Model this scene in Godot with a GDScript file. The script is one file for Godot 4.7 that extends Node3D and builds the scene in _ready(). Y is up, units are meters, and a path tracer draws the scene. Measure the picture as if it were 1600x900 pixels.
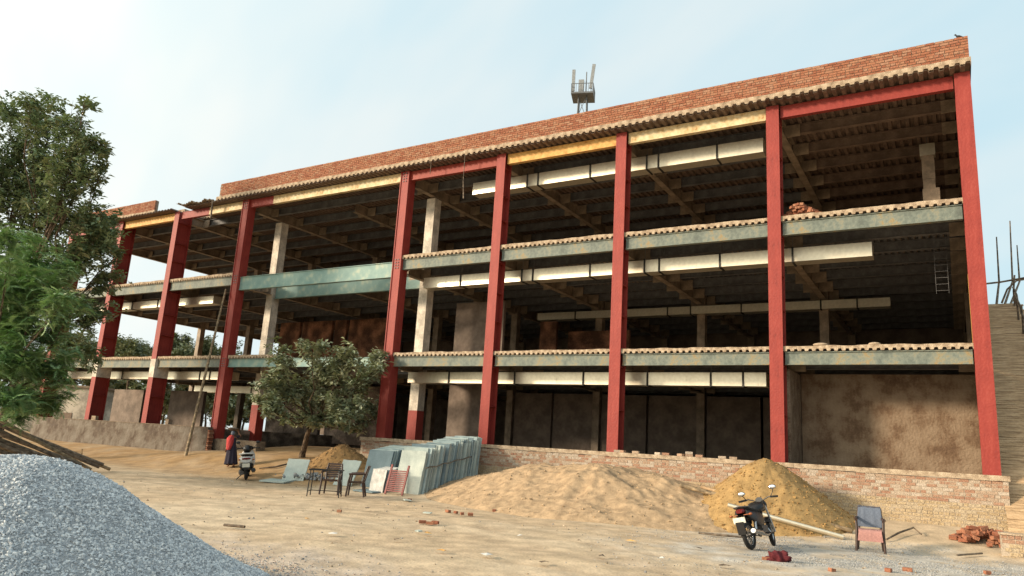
extends Node3D
# An unfinished steel-framed building behind a dirt yard with sand heaps, stone slabs, a motorcycle and a scooter.

var rng := RandomNumberGenerator.new()
var noise := FastNoiseLite.new()
var names := {}
var M := {}
var T := {}
var heap_at := Vector3.ZERO
var cam_pos := Vector3(-0.6223, 1.72, 23.0)
var cam_basis := Basis(Vector3.UP, 0.5503) * Basis(Vector3.RIGHT, 0.2119) * Basis(Vector3.BACK, 0.0611)
const FOCAL := 1144.5
const COLX := [0.06, -5.22, -10.48, -15.6, -20.5, -30.75, -36.3, -41.5, -46.7]

# ------------------------------------------------------------------ helpers
func numbered(called: String, parent: Node) -> String:
	var key := str(parent.get_instance_id()) + called
	var n: int = names.get(key, 0)
	names[key] = n + 1
	return called if n == 0 else "%s_%03d" % [called, n]

func tag(o: Node, label: String, category: String, group := "", kind := "") -> Node:
	if label: o.set_meta("label", label)
	if category: o.set_meta("category", category)
	if group: o.set_meta("group", group)
	if kind: o.set_meta("kind", kind)
	elif category: o.set_meta("kind", "thing")
	return o

func thing(called: String, label: String, category: String, at_pos := Vector3.ZERO, turn := 0.0, group := "") -> Node3D:
	var o := Node3D.new()
	o.name = numbered(called, self)
	add_child(o)
	o.position = at_pos
	o.rotation.y = turn
	tag(o, label, category, group)
	return o

func put(called: String, mesh: Mesh, mat: Material, parent: Node = self, pos := Vector3.ZERO, bas := Basis.IDENTITY) -> MeshInstance3D:
	var o := MeshInstance3D.new()
	o.mesh = mesh
	o.name = numbered(called, parent)
	if mat: o.material_override = mat
	parent.add_child(o)
	o.transform = Transform3D(bas, pos)
	return o

func copy_of(o: Node3D, label: String, pos: Vector3, turn := 0.0) -> Node3D:
	var base := String(o.name)
	var c: Node3D = o.duplicate()
	c.name = numbered(base, self)
	add_child(c)
	c.position = pos
	c.rotation = Vector3(0, turn, 0)
	if label: c.set_meta("label", label)
	return c

func mb() -> SurfaceTool:
	var st := SurfaceTool.new()
	st.begin(Mesh.PRIMITIVE_TRIANGLES)
	return st

func fin(st: SurfaceTool) -> ArrayMesh:
	st.generate_normals()
	return st.commit()

func tri(st: SurfaceTool, a: Vector3, b: Vector3, c: Vector3) -> void:
	st.add_vertex(a); st.add_vertex(b); st.add_vertex(c)

func quad(st: SurfaceTool, a: Vector3, b: Vector3, c: Vector3, d: Vector3) -> void:
	tri(st, a, b, c); tri(st, a, c, d)

# box with optional chamfer, flat shaded
func bx(st: SurfaceTool, c: Vector3, s: Vector3, bas := Basis.IDENTITY) -> void:
	st.set_smooth_group(-1)
	var h := s * 0.5
	var p := []
	for i in 8:
		p.append(c + bas * Vector3(h.x if i & 1 else -h.x, h.y if i & 2 else -h.y, h.z if i & 4 else -h.z))
	quad(st, p[4], p[6], p[7], p[5])
	quad(st, p[1], p[3], p[2], p[0])
	quad(st, p[5], p[7], p[3], p[1])
	quad(st, p[0], p[2], p[6], p[4])
	quad(st, p[6], p[2], p[3], p[7])
	quad(st, p[0], p[4], p[5], p[1])

func box(c: Vector3, s: Vector3, bas := Basis.IDENTITY) -> ArrayMesh:
	var st := mb(); bx(st, c, s, bas); return fin(st)

# loft through rings of equal point count (rings run clockwise seen from outside start)
func loft(st: SurfaceTool, rings: Array, caps := true, smooth := true) -> void:
	st.set_smooth_group(1 if smooth else -1)
	var n: int = rings[0].size()
	for i in rings.size() - 1:
		var a: PackedVector3Array = rings[i]
		var b: PackedVector3Array = rings[i + 1]
		for j in n:
			var k := (j + 1) % n
			quad(st, a[j], b[j], b[k], a[k])
	if caps:
		st.set_smooth_group(-1)
		for e in 2:
			var r: PackedVector3Array = rings[0] if e == 0 else rings[rings.size() - 1]
			var c := Vector3.ZERO
			for v in r: c += v
			c /= n
			for j in n:
				var k := (j + 1) % n
				if e == 0: tri(st, c, r[j], r[k])
				else: tri(st, c, r[k], r[j])

func ring(c: Vector3, u: Vector3, v: Vector3, n: int, pw := 2.0) -> PackedVector3Array:
	var r := PackedVector3Array()
	for i in n:
		var a := TAU * i / n
		var ca := cos(a); var sa := sin(a)
		r.append(c + u * (signf(ca) * pow(absf(ca), 2.0 / pw)) + v * (signf(sa) * pow(absf(sa), 2.0 / pw)))
	return r

func tube(st: SurfaceTool, pts: Array, rads: Array, n := 8) -> void:
	var rings := []
	var up := Vector3.UP
	for i in pts.size():
		var d: Vector3 = (pts[mini(i + 1, pts.size() - 1)] - pts[maxi(i - 1, 0)]).normalized()
		if absf(d.dot(up)) > 0.95: up = Vector3.RIGHT if absf(d.x) < 0.8 else Vector3.BACK
		var u := d.cross(up).normalized()
		var v := u.cross(d).normalized()
		up = v
		rings.append(ring(pts[i], u * rads[mini(i, rads.size() - 1)], v * rads[mini(i, rads.size() - 1)], n))
	loft(st, rings)

func rod(pts: Array, rads: Array, n := 8) -> ArrayMesh:
	var st := mb(); tube(st, pts, rads, n); return fin(st)

func bar(st: SurfaceTool, a: Vector3, b: Vector3, w: float, h: float, upv := Vector3.UP) -> void:
	var d := (b - a)
	var z := d.normalized()
	if absf(z.dot(upv)) > 0.98: upv = Vector3.RIGHT
	var x := upv.cross(z).normalized()
	var y := z.cross(x)
	bx(st, (a + b) * 0.5, Vector3(w, h, d.length()), Basis(x, y, z))

func torus(st: SurfaceTool, c: Vector3, axis: Vector3, R: float, r: float, n := 28, m := 8, flat := 1.0) -> void:
	st.set_smooth_group(1)
	var u := axis.cross(Vector3.UP if absf(axis.y) < 0.9 else Vector3.RIGHT).normalized()
	var v := axis.cross(u).normalized()
	for i in n:
		var pa := []
		for q in 2:
			var a := TAU * (i + q) / n
			var d := u * cos(a) + v * sin(a)
			var row := []
			for j in m + 1:
				var b := TAU * j / m
				row.append(c + d * (R + r * cos(b)) + axis * (r * flat * sin(b)))
			pa.append(row)
		for j in m:
			quad(st, pa[0][j], pa[0][j + 1], pa[1][j + 1], pa[1][j])

func ball(st: SurfaceTool, c: Vector3, s: Vector3, bas := Basis.IDENTITY, n := 12, m := 8) -> void:
	var rings := []
	for i in m + 1:
		var a := PI * clampf(float(i) / m, 0.02, 0.98) - PI / 2
		rings.append(ring(c + bas * Vector3(0, sin(a) * s.y, 0), bas * Vector3(cos(a) * s.x, 0, 0), bas * Vector3(0, 0, cos(a) * s.z), n))
	rings.reverse()
	loft(st, rings)

func sst(a: float, b: float, x: float) -> float:
	var t := clampf((x - a) / (b - a), 0, 1)
	return t * t * (3 - 2 * t)

func lin(r: float, g: float, b: float) -> Color:
	return Color(r, g, b).linear_to_srgb()

# a photo pixel (1600 x 900) gives a direction; the distance along the view axis is chosen from what the thing stands on
func at(px: float, py: float, depth: float) -> Vector3:
	return cam_pos + cam_basis * (Vector3((px - 800.0) / FOCAL, -(py - 450.0) / FOCAL, -1.0) * depth)

func ground_base(x: float, z: float) -> float:
	var g := 0.43 + 0.1 * sst(-8, -15, x) + 0.25 * sst(-17, -22, x) - 0.25 * sst(-28, -33, x)
	var h := g * sst(5.0, 0.7, z)
	var w := sst(-18.5, -21.5, x) * sst(-31.0, -28.5, x)
	return h + w * 0.35 * sst(1.0, -3.5, z)

func gy(x: float, z: float) -> float:
	return ground_base(x, z)

# ------------------------------------------------------------------ textures
func noise_img(seed_v: int, freq: float, oct: int, w := 512, h := 512, kind := FastNoiseLite.TYPE_SIMPLEX_SMOOTH) -> PackedByteArray:
	var f := FastNoiseLite.new()
	f.seed = seed_v
	f.noise_type = kind
	f.frequency = freq
	f.fractal_type = FastNoiseLite.FRACTAL_FBM if oct > 1 else FastNoiseLite.FRACTAL_NONE
	f.fractal_octaves = oct
	var im := f.get_seamless_image(w, h)
	im.convert(Image.FORMAT_L8)
	return im.get_data()

# mixes noise layers [seed, freq, octaves, weight, stretch_x, stretch_y] and grain, maps through a colour ramp
func tex(layers: Array, ramp: Array, grain := 0.0, size := 512, contrast := 1.0) -> ImageTexture:
	var acc := PackedFloat32Array()
	acc.resize(size * size)
	var wsum := 0.0
	for L in layers:
		var sx: int = L[4] if L.size() > 4 else 1
		var sy: int = L[5] if L.size() > 5 else 1
		var d := noise_img(L[0], L[1], L[2], size / sx, size / sy)
		if sx > 1 or sy > 1:
			var im := Image.create_from_data(size / sx, size / sy, false, Image.FORMAT_L8, d)
			im.resize(size, size, Image.INTERPOLATE_BILINEAR)
			d = im.get_data()
		var w: float = L[3] / 255.0
		wsum += L[3]
		for i in size * size:
			acc[i] += d[i] * w
	var g := Gradient.new()
	g.offsets = PackedFloat32Array(ramp.map(func(e): return e[0]))
	g.colors = PackedColorArray(ramp.map(func(e): return e[1]))
	var lut := PackedByteArray()
	for i in 256:
		var c := g.sample(i / 255.0)
		lut.append(int(clampf(c.r, 0, 1) * 255)); lut.append(int(clampf(c.g, 0, 1) * 255)); lut.append(int(clampf(c.b, 0, 1) * 255))
	var out := PackedByteArray()
	out.resize(size * size * 3)
	var r := RandomNumberGenerator.new()
	r.seed = 77
	for i in size * size:
		var v := (acc[i] / wsum - 0.5) * contrast + 0.5 + (r.randf() - 0.5) * grain
		var k := clampi(int(v * 255.0), 0, 255) * 3
		out[i * 3] = lut[k]; out[i * 3 + 1] = lut[k + 1]; out[i * 3 + 2] = lut[k + 2]
	return ImageTexture.create_from_image(Image.create_from_data(size, size, false, Image.FORMAT_RGB8, out))

func bump(seed_v: int, freq: float, oct: int, strength: float, size := 512) -> ImageTexture:
	var im := Image.create_from_data(size, size, false, Image.FORMAT_L8, noise_img(seed_v, freq, oct, size, size))
	im.convert(Image.FORMAT_RGBA8)
	im.bump_map_to_normal_map(strength)
	return ImageTexture.create_from_image(im)

func gray(lo: float, hi: float) -> Array:
	return [[0.0, Color(lo, lo, lo)], [1.0, Color(hi, hi, hi)]]

func mat(col: Color, tx = null, scale := 1.0, rough := 0.85, nrm = null, nscale := 1.0, metal := 0.0) -> StandardMaterial3D:
	var m := StandardMaterial3D.new()
	m.albedo_color = col
	m.roughness = rough
	m.metallic = metal
	m.metallic_specular = 0.4
	if tx or nrm:
		m.uv1_triplanar = true
		m.uv1_world_triplanar = true
		m.uv1_scale = Vector3.ONE * scale
	if tx: m.albedo_texture = tx
	if nrm:
		m.normal_enabled = true
		m.normal_texture = nrm
		m.normal_scale = nscale
	return m

func make_materials() -> void:
	T.grain = tex([[11, 0.05, 3, 0.6], [12, 0.008, 4, 0.4]], gray(0.72, 1.0), 0.5, 512, 1.6)
	T.blotch = tex([[13, 0.006, 5, 0.8], [14, 0.06, 2, 0.2]], gray(0.5, 1.0), 0.12, 512, 2.2)
	T.paint = tex([[15, 0.01, 5, 0.7], [16, 0.05, 3, 0.3]], gray(0.78, 1.0), 0.06, 512, 2.0)
	T.nfine = bump(17, 0.06, 4, 6.0)
	T.ncoarse = bump(18, 0.015, 5, 10.0)
	T.ground = tex([[21, 0.006, 6, 0.6], [22, 0.08, 3, 0.4]], gray(0.74, 1.0), 0.28, 1024, 1.5)
	T.nground = bump(23, 0.03, 6, 5.0, 1024)
	T.sand = tex([[24, 0.012, 5, 0.6], [25, 0.09, 3, 0.4]], gray(0.66, 1.0), 0.25, 512, 1.8)
	T.red = tex([[31, 0.008, 5, 0.35], [32, 0.05, 3, 0.25], [131, 0.03, 4, 0.4, 1, 8]], [[0.0, Color(0.40, 0.135, 0.12)], [0.3, Color(0.51, 0.19, 0.165)], [0.6, Color(0.545, 0.21, 0.18)], [0.85, Color(0.58, 0.25, 0.215)], [1.0, Color(0.64, 0.40, 0.34)]], 0.03, 512, 1.05)
	T.teal = tex([[33, 0.006, 5, 0.6, 1, 2], [34, 0.03, 4, 0.4]], [[0.0, Color(0.33, 0.36, 0.34)], [0.45, Color(0.42, 0.45, 0.42)], [0.7, Color(0.48, 0.48, 0.42)], [0.88, Color(0.53, 0.46, 0.33)], [1.0, Color(0.58, 0.54, 0.46)]], 0.05, 512, 1.5)
	T.tealc = tex([[35, 0.008, 5, 0.7]], [[0.0, Color(0.40, 0.52, 0.51)], [0.6, Color(0.46, 0.57, 0.55)], [1.0, Color(0.58, 0.63, 0.57)]], 0.04, 512, 1.3)
	T.cream = tex([[36, 0.008, 5, 0.6], [37, 0.03, 4, 0.4]], [[0.0, Color(0.62, 0.47, 0.28)], [0.22, Color(0.74, 0.64, 0.47)], [0.6, Color(0.80, 0.73, 0.58)], [1.0, Color(0.85, 0.80, 0.68)]], 0.04, 512, 1.35)
	T.plaster = tex([[38, 0.004, 6, 0.65], [39, 0.04, 4, 0.2], [139, 0.03, 4, 0.2, 1, 4]], [[0.0, Color(0.33, 0.26, 0.21)], [0.3, Color(0.42, 0.345, 0.28)], [0.52, Color(0.50, 0.435, 0.37)], [1.0, Color(0.57, 0.51, 0.445)]], 0.05, 1024, 1.25)
	T.concrete = tex([[40, 0.008, 5, 0.6], [41, 0.06, 3, 0.4]], [[0.0, Color(0.48, 0.42, 0.36)], [0.5, Color(0.63, 0.57, 0.50)], [1.0, Color(0.74, 0.69, 0.62)]], 0.15, 512, 1.8)
	T.wood = tex([[42, 0.03, 4, 0.7, 8, 1], [43, 0.1, 2, 0.3, 4, 1]], [[0.0, Color(0.52, 0.45, 0.37)], [0.5, Color(0.70, 0.62, 0.52)], [1.0, Color(0.80, 0.73, 0.64)]], 0.12, 512, 1.8)
	T.slate = tex([[44, 0.006, 5, 0.6], [45, 0.04, 4, 0.4]], [[0.0, Color(0.60, 0.635, 0.635)], [0.5, Color(0.68, 0.715, 0.71)], [1.0, Color(0.76, 0.78, 0.765)]], 0.06, 512, 1.2)
	T.zinc = tex([[46, 0.02, 4, 0.6], [47, 0.004, 4, 0.4]], [[0.0, Color(0.76, 0.74, 0.70)], [0.5, Color(0.82, 0.80, 0.755)], [1.0, Color(0.87, 0.86, 0.82)]], 0.03, 512, 1.0)
	T.bark = tex([[48, 0.03, 5, 0.7, 1, 4]], [[0.0, Color(0.17, 0.13, 0.10)], [0.5, Color(0.33, 0.27, 0.21)], [1.0, Color(0.50, 0.43, 0.35)]], 0.15, 512, 2.0)
	T.brickface = tex([[49, 0.03, 4, 0.7], [50, 0.1, 2, 0.3]], gray(0.7, 1.05), 0.2, 512, 1.8)
	M.red = mat(Color.WHITE, T.red, 0.35, 0.6, T.nfine, 0.15)
	M.teal = mat(Color.WHITE, T.teal, 0.4, 0.65, T.nfine, 0.15)
	M.teal_clean = mat(Color.WHITE, T.tealc, 0.35, 0.6)
	M.cream = mat(Color.WHITE, T.cream, 0.45, 0.65)
	M.ochre = mat(Color(1.0, 0.87, 0.66), T.cream, 0.5, 0.65)
	M.orange_red = mat(Color(1.0, 1.0, 0.9), T.red, 0.4, 0.6)
	M.white_paint = mat(Color(0.86, 0.82, 0.76), T.paint, 0.3, 0.8, T.nfine, 0.2)
	M.plaster = mat(Color(0.97, 0.95, 0.92), T.plaster, 0.3, 0.9, T.nfine, 0.4)
	M.concrete = mat(Color.WHITE, T.concrete, 0.5, 0.92, T.nfine, 0.6)
	M.concrete_grey = mat(Color(0.72, 0.70, 0.68), T.concrete, 0.4, 0.92, T.nfine, 0.5)
	M.topping = mat(Color(1.0, 0.98, 0.95), T.concrete, 0.9, 0.95, T.nfine, 0.8)
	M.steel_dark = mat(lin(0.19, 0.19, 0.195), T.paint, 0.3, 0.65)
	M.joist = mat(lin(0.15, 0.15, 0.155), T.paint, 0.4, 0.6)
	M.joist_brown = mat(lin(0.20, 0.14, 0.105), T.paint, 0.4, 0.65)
	M.girder = mat(lin(0.33, 0.255, 0.185), T.paint, 0.4, 0.6)
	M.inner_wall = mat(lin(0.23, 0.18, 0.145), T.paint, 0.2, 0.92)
	M.inner_floor = mat(lin(0.33, 0.28, 0.22), T.blotch, 0.3, 0.95)
	M.brick_wall_far = mat(lin(0.34, 0.16, 0.09), T.blotch, 0.25, 0.9)
	M.pink_wall = mat(lin(0.42, 0.33, 0.27), T.blotch, 0.2, 0.9)
	M.zinc = mat(Color(1.0, 0.98, 0.93), T.zinc, 0.6, 0.36, null, 0.12, 0.75)
	M.zinc_dark = mat(lin(0.07, 0.065, 0.06), T.blotch, 0.8, 0.6, null, 1.0, 0.2)
	M.wood = mat(Color(1.0, 0.95, 0.88), T.wood, 0.6, 0.85, T.nfine, 0.4)
	M.bamboo = mat(lin(0.40, 0.29, 0.17), T.blotch, 1.5, 0.7)
	M.bamboo_dark = mat(lin(0.22, 0.16, 0.11), T.blotch, 1.5, 0.75)
	M.stick = mat(lin(0.30, 0.235, 0.175), T.blotch, 1.5, 0.85)
	M.slate = mat(Color(0.95, 0.97, 0.95), T.slate, 0.7, 0.8, T.nfine, 0.15)
	M.slate_b = mat(Color(0.90, 0.94, 0.95), T.slate, 0.9, 0.8, T.nfine, 0.15)
	M.slate_c = mat(Color(1.0, 1.0, 0.97), T.slate, 0.8, 0.8, T.nfine, 0.15)
	M.slate_d = mat(Color(0.66, 0.72, 0.76), T.slate, 0.8, 0.8, T.nfine, 0.15)
	M.marble = mat(lin(0.62, 0.61, 0.58), T.paint, 0.8, 0.6)
	M.bark = mat(Color.WHITE, T.bark, 1.2, 0.95, T.nfine, 0.9)
	M.sand = mat(lin(0.545, 0.385, 0.235), T.sand, 0.5, 0.98, T.ncoarse, 0.35)
	M.sand_yellow = mat(lin(0.455, 0.29, 0.12), T.sand, 0.5, 0.98, T.ncoarse, 0.5)
	M.black_plastic = mat(lin(0.018, 0.018, 0.02), T.grain, 4.0, 0.35)
	M.rubber = mat(lin(0.022, 0.021, 0.02), T.grain, 5.0, 0.85)
	M.brown_plastic = mat(lin(0.062, 0.036, 0.028), T.paint, 3.0, 0.4)
	M.maroon = mat(lin(0.22, 0.035, 0.03), T.paint, 2.0, 0.45)
	M.chrome = mat(lin(0.5, 0.5, 0.5), T.paint, 4.0, 0.25, null, 1.0, 0.9)
	M.engine = mat(lin(0.14, 0.135, 0.13), T.grain, 6.0, 0.5, null, 1.0, 0.6)
	M.white_shell = mat(lin(0.68, 0.67, 0.64), T.paint, 2.0, 0.3)
	M.plate = mat(lin(0.78, 0.76, 0.66), T.paint, 3.0, 0.5)
	M.lamp_red = mat(lin(0.12, 0.012, 0.012), null, 1.0, 0.2)
	M.lamp_amber = mat(lin(0.30, 0.09, 0.03), null, 1.0, 0.25)
	M.mirror = mat(lin(0.85, 0.86, 0.88), null, 1.0, 0.06, null, 1.0, 1.0)
	M.cloth_grey = mat(lin(0.16, 0.19, 0.25), T.grain, 5.0, 0.95)
	M.cloth_pink = mat(lin(0.52, 0.27, 0.24), T.grain, 5.0, 0.95)
	M.cloth_red = mat(lin(0.13, 0.018, 0.024), T.grain, 4.0, 0.9)
	M.dress = mat(lin(0.035, 0.03, 0.05), T.grain, 4.0, 0.95)
	M.scarf = mat(lin(0.55, 0.06, 0.06), T.grain, 4.0, 0.9)
	M.skin = mat(lin(0.23, 0.12, 0.075), null, 1.0, 0.6)
	M.hair = mat(lin(0.02, 0.017, 0.015), null, 1.0, 0.6)
	M.pan = mat(lin(0.16, 0.13, 0.11), T.grain, 4.0, 0.7, null, 1.0, 0.4)
	M.antenna = mat(lin(0.33, 0.35, 0.36), T.paint, 1.0, 0.6)
	M.mast = mat(lin(0.19, 0.20, 0.21), T.paint, 1.0, 0.6, null, 1.0, 0.3)
	M.bird = mat(lin(0.05, 0.05, 0.055), T.grain, 8.0, 0.8)
	M.tarp = mat(lin(0.16, 0.18, 0.18), T.paint, 2.0, 0.5)
	M.mortar = mat(lin(0.36, 0.29, 0.22), T.grain, 1.0, 0.97)
	M.mortar_pale = mat(lin(0.52, 0.43, 0.33), T.grain, 1.0, 0.97)
	M.far_wall = mat(lin(0.55, 0.49, 0.40), T.blotch, 0.1, 0.9)

	M.visor = mat(lin(0.14, 0.15, 0.16), null, 1.0, 0.08)
	M.door_wood = mat(lin(0.20, 0.13, 0.085), T.grain, 1.0, 0.6)
	M.wet_plaster = mat(Color(0.82, 0.86, 0.90), T.plaster, 0.22, 0.85, T.ncoarse, 0.6)
	M.vcol = mat(Color.WHITE, T.brickface, 1.5, 0.95, T.nfine, 0.5)
	M.vcol.vertex_color_use_as_albedo = true
	M.leaf = mat(Color.WHITE, null, 1.0, 0.48)
	M.leaf.metallic_specular = 0.5
	M.leaf.vertex_color_use_as_albedo = true
	M.leaf.cull_mode = BaseMaterial3D.CULL_DISABLED
	M.leaf.backlight_enabled = true
	M.leaf.backlight = Color(0.42, 0.45, 0.24)
	M.stone = mat(Color.WHITE, T.grain, 3.0, 0.9)
	M.stone.vertex_color_use_as_albedo = true
	M.ground = mat(Color.WHITE, T.ground, 0.23, 0.98, T.nground, 0.35)
	M.ground.vertex_color_use_as_albedo = true
	M.gravel_base = mat(lin(0.36, 0.38, 0.40), T.grain, 2.0, 0.95, T.nground, 1.0)
	for i in 6:
		var c: Color = [lin(0.37, 0.15, 0.085), lin(0.40, 0.175, 0.10), lin(0.32, 0.12, 0.068), lin(0.41, 0.20, 0.12), lin(0.385, 0.165, 0.10), lin(0.42, 0.225, 0.145)][i]
		M["brick%d" % i] = mat(c, T.brickface, 1.5, 0.95, T.nfine, 0.6)
	for i in 6:
		var c: Color = [lin(0.46, 0.31, 0.215), lin(0.43, 0.26, 0.175), lin(0.51, 0.41, 0.315), lin(0.47, 0.345, 0.25), lin(0.55, 0.46, 0.37), lin(0.40, 0.225, 0.15)][i]
		M["pale%d" % i] = mat(c, T.brickface, 1.5, 0.95, T.nfine, 0.6)
	for i in 4:
		var c: Color = [lin(0.49, 0.37, 0.225), lin(0.53, 0.41, 0.26), lin(0.46, 0.345, 0.21), lin(0.51, 0.41, 0.28)][i]
		M["mud%d" % i] = mat(c, T.brickface, 1.2, 0.97, T.nfine, 0.6)

# ------------------------------------------------------------------ sky, sun, camera
func make_sky() -> PanoramaSkyMaterial:
	var w := 1024; var h := 512
	var n1 := FastNoiseLite.new(); n1.seed = 5; n1.frequency = 1.3; n1.fractal_octaves = 5
	var im := Image.create(w, h, false, Image.FORMAT_RGBF)
	var sun := Vector3(-0.66, 0.30, 0.66).normalized()
	for y in h:
		var el := PI / 2 - PI * (y + 0.5) / h
		for x in w:
			var az := TAU * (x + 0.5) / w
			# panorama: first column looks towards -z
			var d := Vector3(sin(az) * cos(el), sin(el), -cos(az) * cos(el))
			var e := maxf(d.y, 0.0)
			var c := Color(0.68, 0.845, 0.89).lerp(Color(0.43, 0.68, 0.82), 1.0 - exp(-e * 1.6))
			var q := d / (absf(d.y) + 0.35)
			var v := n1.get_noise_3d(q.x * 0.7 + q.z * 0.5, q.z * 2.6 - q.x * 1.2, q.y * 0.5) * 0.85 + 0.30
			# thin high haze, thickest towards the low sun
			var toward := 0.5 + 0.5 * d.dot(sun)
			v = clampf(v * 0.6 + toward * 1.25 - 0.36, 0, 1)
			c = c.lerp(Color(0.91, 0.905, 0.865), v * 0.88)
			# bright warm aureole of the hazy sun
			var au := pow(toward, 7.0)
			c = Color(c.r * (0.92 + 2.0 * au), c.g * (0.92 + 1.8 * au), c.b * (0.92 + 1.35 * au))
			if d.y < 0.0:
				c = c.lerp(Color(0.42, 0.36, 0.28), clampf(-d.y * 12.0, 0, 1))
			im.set_pixel(x, y, c)
	var m := PanoramaSkyMaterial.new()
	m.panorama = ImageTexture.create_from_image(im)
	return m

func setup_view() -> void:
	var cam := Camera3D.new()
	cam.name = "camera"
	add_child(cam)
	cam.transform = Transform3D(cam_basis, cam_pos)
	cam.fov = rad_to_deg(2.0 * atan(450.0 / FOCAL))
	cam.far = 2000.0
	cam.current = true
	var env := Environment.new()
	env.background_mode = Environment.BG_SKY
	var sky := Sky.new()
	sky.sky_material = make_sky()
	env.sky = sky
	env.background_energy_multiplier = 0.63
	env.tonemap_mode = Environment.TONE_MAPPER_LINEAR
	env.tonemap_exposure = 1.8
	env.sdfgi_enabled = true
	env.ssao_enabled = true
	env.ssil_enabled = true
	var we := WorldEnvironment.new()
	we.name = "environment"
	we.environment = env
	add_child(we)
	var sun := DirectionalLight3D.new()
	sun.name = "sun"
	add_child(sun)
	var to_sun := Vector3(-0.66, 0.30, 0.66).normalized()
	sun.look_at_from_position(to_sun * 50.0, Vector3.ZERO, Vector3.UP)
	sun.light_energy = 1.0
	sun.light_color = Color(1.0, 0.915, 0.80)
	sun.light_angular_distance = 8.0
	sun.shadow_enabled = true

func _ready() -> void:
	rng.seed = 4711
	noise.seed = 9
	noise.fractal_octaves = 4
	setup_view()
	make_materials()
	print("materials")
	build_ground()
	build_building()
	print("building")
	build_walls()
	build_heaps()
	print("heaps")
	build_ducts()
	build_trees()
	print("trees")
	build_background()
	build_slabs()
	build_vehicles()
	build_furniture()
	build_person()
	build_small()
	print("done")

# ------------------------------------------------------------------ ground
func lines(a: float, b: float, step: float, far: float) -> PackedFloat32Array:
	var r := PackedFloat32Array()
	var out := []
	var d := step * 2.0
	var x := a
	while x > a - far:
		x -= d; d *= 1.5; out.append(x)
	out.reverse()
	for v in out: r.append(v)
	x = a
	while x <= b:
		r.append(x); x += step
	d = step * 2.0
	while x < b + far:
		r.append(x); x += d; d *= 1.5
	return r

func ground_detail(x: float, z: float) -> float:
	var near := sst(-60, -45, x) * sst(20, 8, x) * sst(-12, -6, z)
	return near * (0.04 * noise.get_noise_2d(x * 22.0, z * 30.0) + 0.007 * noise.get_noise_2d(x * 120.0, z * 120.0) - 0.03 * ruts(x, z)) - 0.02 * near

func ruts(x: float, z: float) -> float:
	# two pairs of wheel ruts crossing the yard
	var r := 0.0
	for k in 2:
		var c := (9.4 + 0.16 * (x + 12.0) + 0.010 * (x + 9.0) * (x + 9.0)) if k == 0 else (12.2 - 0.10 * (x + 9.0) + 0.02 * (x + 6.0) * (x + 6.0))
		c += 0.25 * noise.get_noise_2d(x * 9.0, k * 40.0)
		for s in [-0.75, 0.75]:
			r = maxf(r, sst(0.26, 0.06, absf(z - c - s)))
	return r * sst(-30.0, -24.0, x) * clampf(0.75 + noise.get_noise_2d(x * 16.0, z * 16.0) * 1.6, 0, 1)

func ground_colour(x: float, z: float) -> Color:
	var n1 := noise.get_noise_2d(x * 14.0 + 300.0, z * 22.0)
	var n2 := noise.get_noise_2d(x * 50.0, z * 50.0 + 90.0)
	var n3 := noise.get_noise_2d(x * 130.0 + 41.0, z * 130.0)
	var c := Color(0.60, 0.455, 0.30)
	c = c.lerp(Color(0.66, 0.525, 0.365), clampf(0.5 + n1 * 1.4, 0, 1))
	# turned reddish soil by the entrance
	var soil := sst(6.8, 3.6, z + n2 * 1.8) * sst(-17.5, -20.0, x + n1 * 2.0)
	c = c.lerp(Color(0.42, 0.265, 0.125), clampf(soil * (0.9 + n2 * 0.7), 0, 1))
	# spilled grey grit near the motorcycle and chair
	var grit := sst(4.2, 1.2, absf(x + 2.2 + n2 * 2.0) * 0.8) * sst(3.6, 4.8, z + n2) * sst(11.5, 8.5, z + n1 * 2.0)
	c = c.lerp(Color(0.52, 0.50, 0.46), clampf(grit * (0.75 + n3 * 1.2), 0, 0.85))
	# grit washed out from the gravel heap
	var wash := sst(5.2, 2.6, Vector2(x + 8.87 + n2 * 2.0, z - 18.6 + n2).length())
	c = c.lerp(Color(0.55, 0.47, 0.40), clampf(wash * (0.7 + n3), 0, 0.8))
	# damp drag marks
	c = c.lerp(Color(0.52, 0.39, 0.26), clampf(ruts(x, z) * (0.55 + n2 * 1.0), 0, 0.6))
	var damp := clampf(n1 * 2.2 - 0.55, 0, 1) * sst(14.0, 8.0, z)
	c = c.lerp(Color(0.46, 0.335, 0.21), damp * 0.6)
	return c * (1.0 + n3 * 0.08 + n2 * 0.10)

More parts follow.
